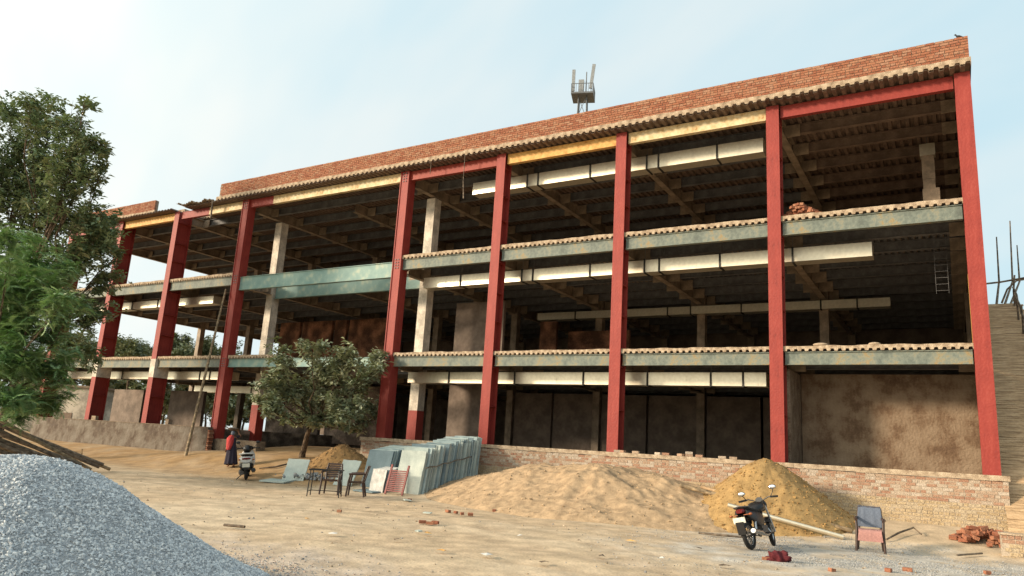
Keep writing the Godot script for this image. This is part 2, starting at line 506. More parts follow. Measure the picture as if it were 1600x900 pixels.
func build_ground() -> void:
	var xs := lines(-50.0, 9.0, 0.24, 700.0)
	var zs := lines(-9.0, 22.0, 0.24, 700.0)
	var st := mb()
	st.set_smooth_group(0)
	for j in zs.size():
		for i in xs.size():
			var x := xs[i]; var z := zs[j]
			st.set_color(ground_colour(x, z))
			st.add_vertex(Vector3(x, gy(x, z) + ground_detail(x, z), z))
	var w := xs.size()
	for j in zs.size() - 1:
		for i in w - 1:
			var a := j * w + i
			for k in [a, a + 1, a + w + 1, a, a + w + 1, a + w]: st.add_index(k)
	st.generate_normals()
	tag(put("ground", st.commit(), M.ground), "", "", "", "structure")
	# loose pebbles and clods over the yard
	var cols := [Color(0.52, 0.40, 0.27), Color(0.42, 0.33, 0.24), Color(0.36, 0.35, 0.34), Color(0.58, 0.47, 0.35), Color(0.30, 0.22, 0.15)]
	var xf := []
	var cc := []
	for i in 6000:
		var x := rng.randf_range(-26, 3.5)
		var z := rng.randf_range(2.0, 18.5)
		if noise.get_noise_2d(x * 26.0, z * 26.0 + 55.0) < rng.randf_range(-0.35, 0.25): continue
		var s := 0.008 + 0.026 * pow(rng.randf(), 5.0)
		xf.append(stone_xf(Vector3(x, gy(x, z) + ground_detail(x, z) + s * 0.1, z), s))
		cc.append(cols[rng.randi() % 5])
	for i in 16000:
		# grit patch by the motorcycle
		var x := rng.randfn(-2.2, 1.9)
		var z := rng.randfn(6.8, 1.9)
		if z < 3.4 or noise.get_noise_2d(x * 40.0, z * 40.0) < -0.1: continue
		var s := rng.randf_range(0.007, 0.017)
		xf.append(stone_xf(Vector3(x, gy(x, z) + ground_detail(x, z) + s * 0.1, z), s))
		cc.append([Color(0.40, 0.40, 0.40), Color(0.50, 0.49, 0.46), Color(0.30, 0.31, 0.32)][rng.randi() % 3])
	for i in 9000:
		# stones rolled off the gravel heap
		var a := rng.randf() * TAU
		var r := 2.55 + absf(rng.randfn(0, 0.6))
		var x := -8.87 + cos(a) * r
		var z := 18.89 + sin(a) * r
		var s := rng.randf_range(0.008, 0.02)
		xf.append(stone_xf(Vector3(x, gy(x, z) + ground_detail(x, z) + s * 0.1, z), s))
		cc.append([Color(0.38, 0.39, 0.40), Color(0.50, 0.47, 0.43), Color(0.52, 0.40, 0.33)][rng.randi() % 3])
	tag(stones("loose_pebbles", xf, cc, self), "loose pebbles and clods scattered over the sandy yard", "pebbles", "", "stuff")

func stone_mesh(seed_v: int) -> ArrayMesh:
	var r := RandomNumberGenerator.new()
	r.seed = seed_v
	var st := mb()
	st.set_smooth_group(-1)
	var v := [Vector3.UP, Vector3.DOWN]
	for i in 5:
		var a := TAU * i / 5 + r.randf_range(-0.3, 0.3)
		v.append(Vector3(cos(a), r.randf_range(-0.4, 0.4), sin(a)) * r.randf_range(0.75, 1.2))
	v[0] = Vector3(r.randf_range(-0.4, 0.4), 0.8, r.randf_range(-0.4, 0.4))
	v[1] = Vector3(r.randf_range(-0.4, 0.4), -0.8, r.randf_range(-0.4, 0.4))
	for i in 5:
		var a: Vector3 = v[2 + i]; var b: Vector3 = v[2 + (i + 1) % 5]
		tri(st, v[0], a, b); tri(st, v[1], b, a)
	return fin(st)

func stone_xf(p: Vector3, s: float) -> Transform3D:
	var b := Basis(Vector3(rng.randf_range(-1, 1), rng.randf_range(-1, 1), rng.randf_range(-1, 1)).normalized(), rng.randf() * TAU)
	return Transform3D(b.scaled_local(Vector3(s * rng.randf_range(0.7, 1.3), s * rng.randf_range(0.6, 1.0), s)), p)

func stones(called: String, xf: Array, cols: Array, parent: Node, mesh: Mesh = null, m: Material = null) -> MultiMeshInstance3D:
	var mm := MultiMesh.new()
	mm.transform_format = MultiMesh.TRANSFORM_3D
	mm.use_colors = true
	mm.mesh = mesh if mesh else stone_mesh(3)
	mm.instance_count = xf.size()
	for i in xf.size():
		mm.set_instance_transform(i, xf[i])
		mm.set_instance_color(i, cols[i])
	var o := MultiMeshInstance3D.new()
	o.multimesh = mm
	o.name = numbered(called, parent)
	o.material_override = m if m else M.stone
	parent.add_child(o)
	return o

# ------------------------------------------------------------------ building
func corr_slab(x0: float, x1: float, ytop: float, ylo: float, rib: float, pitch: float, z0: float, z1: float, wave := 0.012) -> ArrayMesh:
	var st := mb()
	st.set_smooth_group(-1)
	var px := []
	var n := maxi(1, roundi((x1 - x0) / pitch))
	var p := (x1 - x0) / n
	for i in n:
		for e in [[0.0, 0], [0.42, 0], [0.52, 1], [0.90, 1]]:
			px.append([x0 + (i + e[0]) * p, ylo + rib * e[1]])
	px.append([x1, ylo])
	for i in px.size() - 1:
		var a: Array = px[i]; var b: Array = px[i + 1]
		var ta := ytop + wave * noise.get_noise_2d(a[0] * 90.0, ytop * 50.0)
		var tb := ytop + wave * noise.get_noise_2d(b[0] * 90.0, ytop * 50.0)
		quad(st, Vector3(a[0], a[1], z0), Vector3(a[0], ta, z0), Vector3(b[0], tb, z0), Vector3(b[0], b[1], z0))
		quad(st, Vector3(b[0], b[1], z1), Vector3(b[0], tb, z1), Vector3(a[0], ta, z1), Vector3(a[0], a[1], z1))
		quad(st, Vector3(a[0], ta, z0), Vector3(a[0], ta, z1), Vector3(b[0], tb, z1), Vector3(b[0], tb, z0))
		quad(st, Vector3(a[0], a[1], z1), Vector3(a[0], a[1], z0), Vector3(b[0], b[1], z0), Vector3(b[0], b[1], z1))
	quad(st, Vector3(x0, ylo, z1), Vector3(x0, ytop, z1), Vector3(x0, ytop, z0), Vector3(x0, ylo, z0))
	quad(st, Vector3(x1, ylo, z0), Vector3(x1, ytop, z0), Vector3(x1, ytop, z1), Vector3(x1, ylo, z1))
	return fin(st)

func corr_sheet(x0: float, x1: float, y: float, rib: float, pitch: float, z0: float, z1: float, sag := 0.0) -> ArrayMesh:
	# thin trough sheet, 4 mm thick, ribs along z
	var st := mb()
	st.set_smooth_group(-1)
	var n := maxi(1, roundi((x1 - x0) / pitch))
	var p := (x1 - x0) / n
	var px := []
	for i in n:
		for e in [[0.0, 0], [0.40, 0], [0.52, 1], [0.88, 1]]:
			px.append([x0 + (i + e[0]) * p, y + rib * e[1]])
	px.append([x1, y])
	for i in px.size() - 1:
		var a: Array = px[i]; var b: Array = px[i + 1]
		var sa := sag * noise.get_noise_2d(a[0] * 60.0, 3.0)
		var sb := sag * noise.get_noise_2d(b[0] * 60.0, 3.0)
		var t := 0.006
		var za := z0 + sa * 2.0; var zb := z0 + sb * 2.0
		var A := Vector3(a[0], a[1] + sa, za); var B := Vector3(b[0], b[1] + sb, zb)
		var C := Vector3(b[0], b[1], z1); var D := Vector3(a[0], a[1], z1)
		var u := Vector3(0, t, 0)
		quad(st, D, A, B, C)
		quad(st, A + u, D + u, C + u, B + u)
		quad(st, A, A + u, B + u, B)
	return fin(st)

func ibeam(a: Vector3, b: Vector3, depth: float, width: float, tf: float, tw: float, upv := Vector3.UP) -> ArrayMesh:
	var st := mb()
	var z := (b - a).normalized()
	var x := upv.cross(z).normalized()
	var y := z.cross(x)
	bar(st, a + y * (depth / 2 - tf / 2), b + y * (depth / 2 - tf / 2), width, tf, upv)
	bar(st, a - y * (depth / 2 - tf / 2), b - y * (depth / 2 - tf / 2), width, tf, upv)
	bar(st, a, b, tw, depth - tf * 2, upv)
	return fin(st)

func steel_column(building: Node, x: float, y0: float, y1: float, w: float, d: float, m: Material, z := 0.0) -> MeshInstance3D:
	# front flange, web, back flange; flanges face the yard
	var st := mb()
	var tf := 0.03
	bx(st, Vector3(x, (y0 + y1) / 2, z - tf / 2), Vector3(w, y1 - y0, tf))
	bx(st, Vector3(x, (y0 + y1) / 2, z - d + tf / 2), Vector3(w, y1 - y0, tf))
	bx(st, Vector3(x, (y0 + y1) / 2, z - d / 2), Vector3(0.03, y1 - y0, d - 2 * tf))
	bx(st, Vector3(x, y0 + 0.015, z - d / 2), Vector3(w + 0.16, 0.03, d + 0.16))
	var o := put("column", fin(st), m, building)
	# stiffener plates between the flanges
	var ys := [3.1, 4.55, 6.3, 7.4, 8.6, 10.3, 11.3, 12.45]
	for y in ys:
		var s2 := mb()
		for s in [-1, 1]:
			bx(s2, Vector3(x + s * (w / 4 + 0.006), y, z - d / 2), Vector3(w / 2 - 0.02, 0.022, d - 2 * tf))
		put("stiffener", fin(s2), m, o)
	return o

func bolts(o: Node, x: float, y: float, z: float) -> void:
	var st := mb()
	for i in 2:
		for j in 4:
			tube(st, [Vector3(x - 0.07 + 0.14 * i, y - 0.12 * j, z), Vector3(x - 0.07 + 0.14 * i, y - 0.12 * j, z + 0.03)], [0.028], 6)
	put("bolt_group", fin(st), M.steel_dark, o).set_meta("kind", "stuff")

func build_building() -> void:
	var B := thing("unfinished_building", "three storey unfinished steel frame building with red columns and brick parapet", "building", Vector3.ZERO)
	var lv := [[5.16, 5.005, 5.03, 4.6], [9.28, 9.115, 9.145, 8.67]]   # slab top, slab low, edge beam top, bottom
	# ----- front columns
	for i in COLX.size():
		var x: float = COLX[i]
		if i == 4 or i == 5:
			# box columns each side of the entrance, flange plates standing proud
			var st := mb()
			var y0 := 0.75 if i == 4 else 1.2
			bx(st, Vector3(x, (y0 + 13.05) / 2, -0.23), Vector3(0.38, 13.05 - y0, 0.40))
			for s in [-1, 1]:
				bx(st, Vector3(x + s * 0.212, (y0 + 13.05) / 2, -0.23), Vector3(0.04, 13.05 - y0, 0.47))
			var o := put("column", fin(st), M.red, B)
			bolts(o, x, 12.95, -0.03)
			bolts(o, x, 9.1, -0.03)
			bolts(o, x, 5.0, -0.03)
			bx(st, Vector3.ZERO, Vector3.ZERO)
			continue
		var d := 0.5 if i < 4 else 0.82
		if i == 6 or i == 7:
			steel_column(B, x, 0.5, 13.05, 0.40, d, M.red)
			# pale filler coat between slab edge and red paint
			var st := mb()
			bx(st, Vector3(x, 4.55, -d / 2), Vector3(0.41, 0.95, d + 0.012))
			var pc := put("repaired_patch", fin(st), M.white_paint, B)
			tag(pc, "pale filler coat on the red column", "")
		else:
			steel_column(B, x, 0.5, 13.05, 0.40, d, M.red)
	# ----- second row beside the entrance: white cased columns with red feet
	for e in [[-20.6, -2.3], [-30.8, -2.5]]:
		var hi := mb()
		bx(hi, Vector3(e[0], (2.95 + 12.5) / 2, e[1]), Vector3(0.46, 12.5 - 2.95, 0.46))
		put("cased_column", fin(hi), M.white_paint, B)
		var lo := mb()
		bx(lo, Vector3(e[0], (0.9 + 2.947) / 2, e[1]), Vector3(0.48, 2.947 - 0.9, 0.48))
		put("column_foot", fin(lo), M.red, B)
	# ----- inner columns
	for i in COLX.size():
		for z in [-10.0, -19.6]:
			var st := mb()
			bx(st, Vector3(COLX[i], 7.0, z), Vector3(0.36, 11.0, 0.36))
			put("inner_column", fin(st), M.girder, B)
	for z in [-10.0, -19.6]:
		put("inner_column", box(Vector3(-25.65, 7.0, z), Vector3(0.36, 11.0, 0.36)), M.girder, B)
	# ----- floors
	for L in 2:
		var e: Array = lv[L]
		for i in COLX.size() - 1:
			var x1: float = COLX[i]; var x0: float = COLX[i + 1]
			var z0 := -0.06
			if i == 4 and L == 1: z0 = -2.55
			if i == 4 and L == 0:
				put("floor_slab", corr_slab(x0 + 0.25, x0 + 3.4, e[0], e[1], 0.075, 0.21, -0.05, -2.3), M.topping, B)
				z0 = -2.35
			if i == 7: x0 = -47.0
			put("floor_slab", corr_slab(x0 + (0.003 if i < 7 else 0.0), x1 - 0.003, e[0], e[1], 0.065, 0.2, z0, -20.0, 0.03), M.topping, B)
			# dark deck sheet below the slab
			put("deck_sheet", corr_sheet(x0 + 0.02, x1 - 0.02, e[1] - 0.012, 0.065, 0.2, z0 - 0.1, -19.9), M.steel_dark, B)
			# edge beam
			var m: Material = M.teal_clean if i == 4 else M.teal
			var bt: float = e[2] - 0.04
			var bb: float = e[3]
			if i == 4 and L == 1:
				bt = 9.04; bb = 8.38
			var st := mb()
			bx(st, Vector3((x0 + x1) / 2, (bt + bb) / 2, -0.16), Vector3(x1 - x0 - 0.46, bt - bb - 0.05, 0.02))
			bx(st, Vector3((x0 + x1) / 2, bb + 0.0125, -0.20), Vector3(x1 - x0 - 0.46, 0.025, 0.18))
			bx(st, Vector3((x0 + x1) / 2, bt - 0.0125, -0.20), Vector3(x1 - x0 - 0.46, 0.025, 0.18))
			put("edge_beam", fin(st), m, B)
			# joists parallel to the front
			for k in 11:
				var z := -1.75 - k * 1.7
				if z > z0 - 0.3: continue
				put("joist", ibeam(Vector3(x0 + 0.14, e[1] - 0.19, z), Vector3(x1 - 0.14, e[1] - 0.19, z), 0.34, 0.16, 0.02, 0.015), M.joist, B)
		# second entrance beam along the white columns
		if L == 1:
			put("edge_beam", ibeam(Vector3(-30.5, 8.72, -2.4), Vector3(-20.85, 8.72, -2.4), 0.66, 0.18, 0.025, 0.02), M.teal_clean, B)
	# ----- girders running back from each column
	for i in COLX.size() + 1:
		var x: float = COLX[i] if i < COLX.size() else -25.65
		for e in [12.55, 8.58, 4.53]:
			var z0 := -0.52 if i < 4 else -0.84
			if i == 9: z0 = -2.5
			put("girder", ibeam(Vector3(x, e + 0.24, z0), Vector3(x, e + 0.24, -19.9), 0.48, 0.24, 0.03, 0.02), M.girder, B)
			# added plates: sky light on the joist ends, painted as the paler girder colour
			var st := mb()
			for k in 11:
				var z := -1.75 - k * 1.7
				if z > z0: continue
				for s in [-1, 1]:
					if (i == 0 and s > 0) or (i == 8 and s < 0): continue
					bx(st, Vector3(x + s * 0.30, e + 0.25, z + 0.11), Vector3(0.54, 0.42, 0.03))
			put("lit_joist_ends", fin(st), M.girder, B).set_meta("kind", "stuff")
	# ----- roof
	var roof_mats := [M.red, M.cream, M.ochre, M.orange_red, M.cream, M.cream, M.ochre, M.red]
	for i in COLX.size() - 1:
		var x1: float = COLX[i]; var x0: float = COLX[i + 1]
		var xa := x0; var xb := x1
		if i == 0: xb = 0.30
		if i == 7: xa = -47.0
		var slab_a := xa
		if i == 5:
			slab_a = -32.7
			put("roof_slab", corr_slab(xa + 0.002, -32.705, 13.33, 13.13, 0.07, 0.26, -1.6, -20.0, 0.03), M.topping, B)
		if i < 6:
			put("roof_slab", corr_slab(slab_a + 0.002, xb - 0.002, 13.33, 13.13, 0.07, 0.26, 0.33, -20.0, 0.03), M.topping, B)
		elif i == 6:
			put("roof_slab", corr_slab(xa + 0.002, -38.2, 13.33, 13.13, 0.07, 0.26, 0.15, -20.0, 0.03), M.topping, B)
			put("roof_slab", corr_slab(-38.195, xb - 0.002, 13.33, 13.13, 0.07, 0.26, -0.4, -20.0, 0.03), M.topping, B)
		else:
			put("roof_slab", corr_slab(xa + 0.002, xb - 0.002, 13.33, 13.13, 0.07, 0.26, 0.15, -20.0, 0.03), M.topping, B)
		var sx0 := xa
		if i == 5: sx0 = -35.2
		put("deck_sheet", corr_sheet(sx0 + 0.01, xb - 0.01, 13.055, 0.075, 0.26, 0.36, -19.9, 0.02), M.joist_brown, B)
		if i == 5: 
			# torn end of the deck sticking up past the slab
			put("deck_sheet", corr_sheet(-35.6, -33.0, 13.16, 0.07, 0.26, 0.5, -3.0, 0.15), M.topping, B)
		var st := mb()
		var bt := 13.03; var bb := 12.63
		var L := x1 - x0 - 0.46
		var cx := (x0 + x1) / 2
		if i == 5 or i == 4:
			# spliced from a red and a cream length
			var f := 0.46 if i == 5 else 0.17
			var xs := x0 + 0.23 + L * f
			edge_channel(B, x0 + 0.23, xs - 0.003, bt, bb, M.red)
			edge_channel(B, xs + 0.003, x1 - 0.23, bt, bb, M.cream)
		else:
			edge_channel(B, cx - L / 2, cx + L / 2, bt, bb, roof_mats[i])
		for k in 11:
			var z := -1.75 - k * 1.7
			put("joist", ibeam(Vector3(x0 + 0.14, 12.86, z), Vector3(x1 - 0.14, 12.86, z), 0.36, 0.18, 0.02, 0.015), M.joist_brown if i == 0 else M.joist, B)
	# ----- brick parapets
	var par := Node3D.new()
	par.name = "parapet"
	B.add_child(par)
	brick_courses(par, -32.56, 0.27, 13.335, 8, 0.29, 0.23, "brick", 6, 300, 1, 0.0)
	var par2 := Node3D.new()
	par2.name = "parapet_001"
	B.add_child(par2)
	brick_courses(par2, -46.8, -38.3, 13.335, 7, 0.12, 0.23, "brick", 6, 0, 2, 0.0)
	# ----- ground floor slab and inner walls
	put("ground_floor", box(Vector3(-10.15, 1.15, -10.2), Vector3(20.9, 1.06, 19.6)), M.inner_floor, B)
	put("ground_floor", box(Vector3(-39.0, 1.15, -10.2), Vector3(16.2, 1.06, 19.6)), M.inner_floor, B)
	put("ground_floor", box(Vector3(-25.75, 0.75, -14.2), Vector3(10.28, 1.0, 11.6)), M.inner_floor, B)
	# stained plaster wall of the end bay, and its short return
	put("bay_wall", box(Vector3(-2.46, 3.12, -2.42), Vector3(4.92, 2.88, 0.2)), M.plaster, B)
	put("bay_wall", box(Vector3(-5.04, 3.10, -1.53), Vector3(0.2, 2.84, 1.96)), M.concrete_grey, B)
	# end wall
	for e in [[1.69, 4.95], [5.18, 9.05], [9.3, 13.04]]:
		put("end_wall", box(Vector3(0.16, (e[0] + e[1]) / 2, -10.3), Vector3(0.2, e[1] - e[0], 19.4)), M.inner_wall, B)
		put("rear_wall", box(Vector3(-23.4, (e[0] + e[1]) / 2, -20.1), Vector3(46.9, e[1] - e[0], 0.2)), M.inner_wall, B)
	# ground floor partition with infill panels between the inner columns
	for i in 4:
		var xa: float = COLX[i + 1] + 0.19; var xb: float = COLX[i] - 0.19
		for k in 2:
			var w := (xb - xa) / 2
			put("infill_panel", box(Vector3(xa + w * (k + 0.5), 3.05, -10.06 - 0.05 * k), Vector3(w - 0.10, 2.72, 0.18)), M.inner_wall, B)
	# doorway panels near the second row
	put("infill_panel", box(Vector3(-19.1, 3.1, -4.2), Vector3(2.3, 2.8, 0.16)), M.inner_wall, B)
	put("infill_panel", box(Vector3(-18.9, 6.6, -4.2), Vector3(2.6, 2.8, 0.16)), M.inner_wall, B)
	# light wall at the back of the entrance
	put("entrance_wall", box(Vector3(-29.6, 2.85, -8.1), Vector3(4.0, 3.2, 0.2)), M.pink_wall, B)
	put("entrance_wall", box(Vector3(-34.3, 2.85, -8.1), Vector3(4.4, 3.2, 0.2)), M.pink_wall, B)
	for e in [[-35.4, 1.7], [-33.1, 2.4], [-31.2, 0.9], [-28.9, 3.2]]:
		put("brick_infill", box(Vector3(e[0], 6.75, -8.1), Vector3(e[1], 3.1, 0.2)), M.brick_wall_far, B)
	put("brick_infill", box(Vector3(-17.6, 6.5, -8.4), Vector3(0.9, 2.6, 0.2)), M.brick_wall_far, B)
	put("brick_infill", box(Vector3(-15.3, 6.3, -9.2), Vector3(3.2, 2.2, 0.2)), M.brick_wall_far, B)
	# concrete sill across the entrance
	put("entrance_sill", box(Vector3(-29.1, 0.92, -0.25), Vector3(2.9, 0.62, 0.5)), M.concrete_grey, B)
	# dark partitions on the left
	put("infill_panel", box(Vector3(-46.6, 2.75, -5.4), Vector3(3.2, 2.1, 0.2)), M.inner_wall, B)
	put("infill_panel", box(Vector3(-40.6, 2.75, -5.4), Vector3(3.2, 2.1, 0.2)), M.inner_wall, B)
	# strap left hanging from the deck edge
	put("hanging_strap", rod([Vector3(-17.14, 13.1, 0.34), Vector3(-17.12, 12.0, 0.36), Vector3(-17.05, 11.25, 0.34)], [0.018, 0.014, 0.03], 5), M.stick, B)
	put("hanging_strap", rod([Vector3(-18.85, 13.1, 0.34), Vector3(-18.85, 12.55, 0.35)], [0.012], 5), M.stick, B)
	put("hanging_strap", rod([Vector3(-32.9, 13.2, 0.36), Vector3(-32.95, 12.2, 0.3)], [0.05], 5), M.stick, B)
	# rebar ladder cage hanging beside the end column
	var cage := mb()
	for k in 9:
		bar(cage, Vector3(-0.95, 7.1 + k * 0.20, -2.2), Vector3(-0.62, 7.1 + k * 0.20, -2.2), 0.007, 0.007)
	for s in 2:
		bar(cage, Vector3(-0.95 + 0.33 * s, 7.0, -2.2), Vector3(-0.95 + 0.33 * s, 9.0, -2.2), 0.007, 0.007)
	put("rebar_cage", fin(cage), M.steel_dark, B)
	# cladding strip inside the end column
	put("rusty_strip", box(Vector3(-0.11, 6.2, -0.75), Vector3(0.06, 2.0, 0.35)), M.ochre, B)

func edge_channel(B: Node, x0: float, x1: float, bt: float, bb: float, m: Material) -> void:
	var st := mb()
	bx(st, Vector3((x0 + x1) / 2, (bt + bb) / 2, -0.13), Vector3(x1 - x0, bt - bb - 0.05, 0.02))
	bx(st, Vector3((x0 + x1) / 2, bb + 0.0125, -0.19), Vector3(x1 - x0, 0.025, 0.18))
	bx(st, Vector3((x0 + x1) / 2, bt - 0.0125, -0.19), Vector3(x1 - x0, 0.025, 0.18))
	put("edge_beam", fin(st), m, B)

# courses of brick with open joints in front of a recessed mortar core; the singles nearest the right end are parts of their own
func brick_courses(parent: Node, x0: float, x1: float, y0: float, rows: int, zf: float, thick: float, fam: String, nfam: int, singles: int, seed_v: int, ragged: float, rowfam := {}) -> void:
	var r := RandomNumberGenerator.new()
	r.seed = seed_v
	var ch := 0.085
	var list := []
	for row in rows:
		var hdr := row % 3 == 2
		var bl := 0.125 if hdr else 0.24
		var x := x1 - (0.0 if row % 2 == 0 else bl / 2)
		if row % 2 == 1: list.append([x1 - bl / 4, y0 + (row + 0.5) * ch, bl / 2 - 0.012, row])
		while x - bl > x0 + r.randf() * ragged:
			list.append([x - bl / 2, y0 + (row + 0.5) * ch, bl - 0.012, row])
			x -= bl
	var rec := 0.02 if fam == "brick" else 0.009
	put("mortar_core", box(Vector3((x0 + x1) / 2, y0 + rows * ch / 2 - 0.006, zf - rec - (thick - 0.03) / 2), Vector3(x1 - x0 - 0.02, rows * ch - 0.012, thick - 0.03)), M.mortar if fam == "brick" else M.mortar_pale, parent)
	list.sort_custom(func(a, b): return a[0] > b[0])
	var unit := box(Vector3.ZERO, Vector3.ONE)
	var st := mb()
	var cnt := 0
	for b in list:
		var f := fam; var nf := nfam
		if rowfam.has(b[3]): f = rowfam[b[3]][0]; nf = rowfam[b[3]][1]
		var key := f + str(r.randi() % nf)
		var jz := r.randf_range(-0.006, 0.006)
		var sz := Vector3(b[2] - r.randf() * 0.008, 0.073 - r.randf() * 0.006, 0.11)
		var c := Vector3(b[0], b[1] + r.randf_range(-0.003, 0.003), zf - 0.055 + jz)
		var bs := Basis(Vector3.UP, r.randf_range(-0.015, 0.015)) * Basis(Vector3.BACK, r.randf_range(-0.012, 0.012))
		if cnt < singles:
			put("brick", unit, M[key], parent, c, bs.scaled_local(sz))
			cnt += 1
		else:
			var m: StandardMaterial3D = M[key]
			st.set_color(m.albedo_color.srgb_to_linear())
			bx(st, c, sz, bs)
	var o := put("brick_courses", fin(st), M.vcol, parent)
	o.set_meta("kind", "stuff")

# ------------------------------------------------------------------ yard walls
func build_walls() -> void:
	var w := thing("plinth_wall", "long low brick plinth wall with pale concrete coping below red columns", "wall", Vector3.ZERO)
	var fams := {}
	for row in 9: fams[row] = ["mud", 4]
	brick_courses(w, -21.1, 0.38, 0.22, 16, 0.42, 0.32, "pale", 6, 300, 5, 0.0, fams)
	# offset footing course
	brick_courses(w, -21.1, 0.44, 0.22, 4, 0.50, 0.06, "mud", 4, 0, 6, 0.0)
	var cs := mb()
	var n := 80
	for i in n:
		var xa := -21.16 + 21.58 * i / n; var xb := -21.16 + 21.58 * (i + 1) / n
		var dz := 0.02 * noise.get_noise_2d(xa * 60.0, 8.0)
		var lo := 0.03 * noise.get_noise_2d(xa * 90.0, 18.0)
		bx(cs, Vector3((xa + xb) / 2, 1.655 + lo * 0.5, 0.24), Vector3(xb - xa - 0.0005 + 0.0, 0.13 - lo, 0.42 + dz))
	put("coping", fin(cs), M.topping, w)
	# loose bricks standing on the coping
	var spots := [[1063, 705], [972, 699], [964, 700], [993, 704], [1028, 706], [1040, 707], [1076, 708], [1092, 711], [1128, 713], [1145, 714], [1076, 703]]
	for k in spots.size():
		var p := at(spots[k][0], spots[k][1], 20.0)
		var d := p - cam_pos
		p = cam_pos + d * ((0.3 - cam_pos.z) / d.z)
		var y := 1.72 + 0.04 + (0.076 if k == 10 else 0.0)
		var o := put("loose_brick", box(Vector3.ZERO, Vector3(0.22, 0.074, 0.11)), M["pale%d" % (k % 6)], self, Vector3(p.x, y, 0.26), Basis(Vector3.UP, rng.randf_range(-0.6, 0.6)))
		tag(o, "loose pale brick lying on the coping of the plinth wall", "brick", "loose bricks on the coping")
	# rendered wall on the left
	var lw := thing("rendered_wall", "low cement rendered wall with damp brown stains under red columns", "wall", Vector3.ZERO)
	var st := mb()
	bx(st, Vector3(-38.4, 0.98, 0.28), Vector3(15.6, 1.46, 0.26))
	put("render_coat", fin(st), M.wet_plaster, lw)
	put("wall_top", box(Vector3(-38.4, 1.722, 0.28), Vector3(15.66, 0.03, 0.30)), M.concrete_grey, lw)
	for row in 13:
		put("brick", box(Vector3.ZERO, Vector3(0.10 + 0.05 * (row % 2), 0.074, 0.24)), M["brick%d" % (row % 6)], lw, Vector3(-30.55 + 0.02 * (row % 2), 0.42 + row * 0.095, 0.28))
	# end step at the right edge of the yard
	var sw := thing("brick_step", "short stub of pale brick wall beside heap of broken red bricks", "wall", Vector3(0.75, 0.0, 3.55))
	brick_courses(sw, -0.75, 1.2, 0.0, 6, 0.15, 0.3, "mud", 4, 100, 9, 0.0, {4: ["pale", 6], 5: ["pale", 6]})
	put("coping", box(Vector3(0.22, 0.53, 0.0), Vector3(1.98, 0.04, 0.34)), M.topping, sw)

# ------------------------------------------------------------------ heaps
func heap_mesh(rx: float, rz: float, hgt: float, seed_v: int, rough_amp: float, power: float, rings := 44, segs := 110, skirt := 0.3) -> ArrayMesh:
	var st := mb()
	st.set_smooth_group(0)
	for j in rings + 1:
		var t := float(j) / rings
		for i in segs:
			st.add_vertex(heap_point(TAU * i / segs, t, rx, rz, hgt, seed_v, rough_amp, power, skirt))
	for j in rings:
		for i in segs:
			var a := j * segs + i; var b := j * segs + (i + 1) % segs
			for k in [a, b, b + segs, a, b + segs, a + segs]: st.add_index(k)
	st.generate_normals()
	return st.commit()

func heap_point(a: float, t: float, rx: float, rz: float, hgt: float, seed_v: int, amp: float, power: float, skirt: float) -> Vector3:
	var wob := 1.0 + 0.10 * noise.get_noise_2d(cos(a) * 60.0 + seed_v * 31.0, sin(a) * 60.0)
	var x := cos(a) * rx * t * wob; var z := sin(a) * rz * t * wob
	var f := pow(maxf(0.0, 1.0 - pow(t, maxf(power, 0.1))), 1.35)
	if power < 0.0: f = pow(maxf(0.0, (1.0677 - sqrt(t * t + 0.14)) / 0.6935), 1.44)
	var y := hgt * f
	y += amp * f * noise.get_noise_2d(x * 35.0 + seed_v * 17.0, z * 35.0) * 2.0
	if amp > 0.04: y -= amp * 1.5 * f * sst(0.12, 0.5, t) * (0.25 - absf(noise.get_noise_2d(a * 140.0 + seed_v, t * 26.0)))
	y += amp * 0.6 * noise.get_noise_2d(x * 120.0, z * 120.0 + seed_v * 7.0) * sst(1.0, 0.85, t)
	y -= skirt * sst(0.9, 1.0, t)
	y += gy(heap_at.x + x, heap_at.z + z) + ground_detail(heap_at.x + x, heap_at.z + z) - heap_at.y
	return Vector3(x, y, z)

func clods(parent: Node, rx: float, rz: float, hgt: float, seed_v: int, amp: float, power: float, skirt: float, n: int, s0: float, s1: float, cols: Array, called: String) -> void:
	var xf := []; var cc := []
	for i in n:
		var p := heap_point(rng.randf() * TAU, sqrt(rng.randf()) * 0.98, rx, rz, hgt, seed_v, amp, power, skirt)
		var s := s0 + (s1 - s0) * pow(rng.randf(), 3.0)
		xf.append(stone_xf(p, s)); cc.append(cols[rng.randi() % cols.size()])
	var o := stones(called, xf, cc, parent)
	o.set_meta("kind", "stuff")

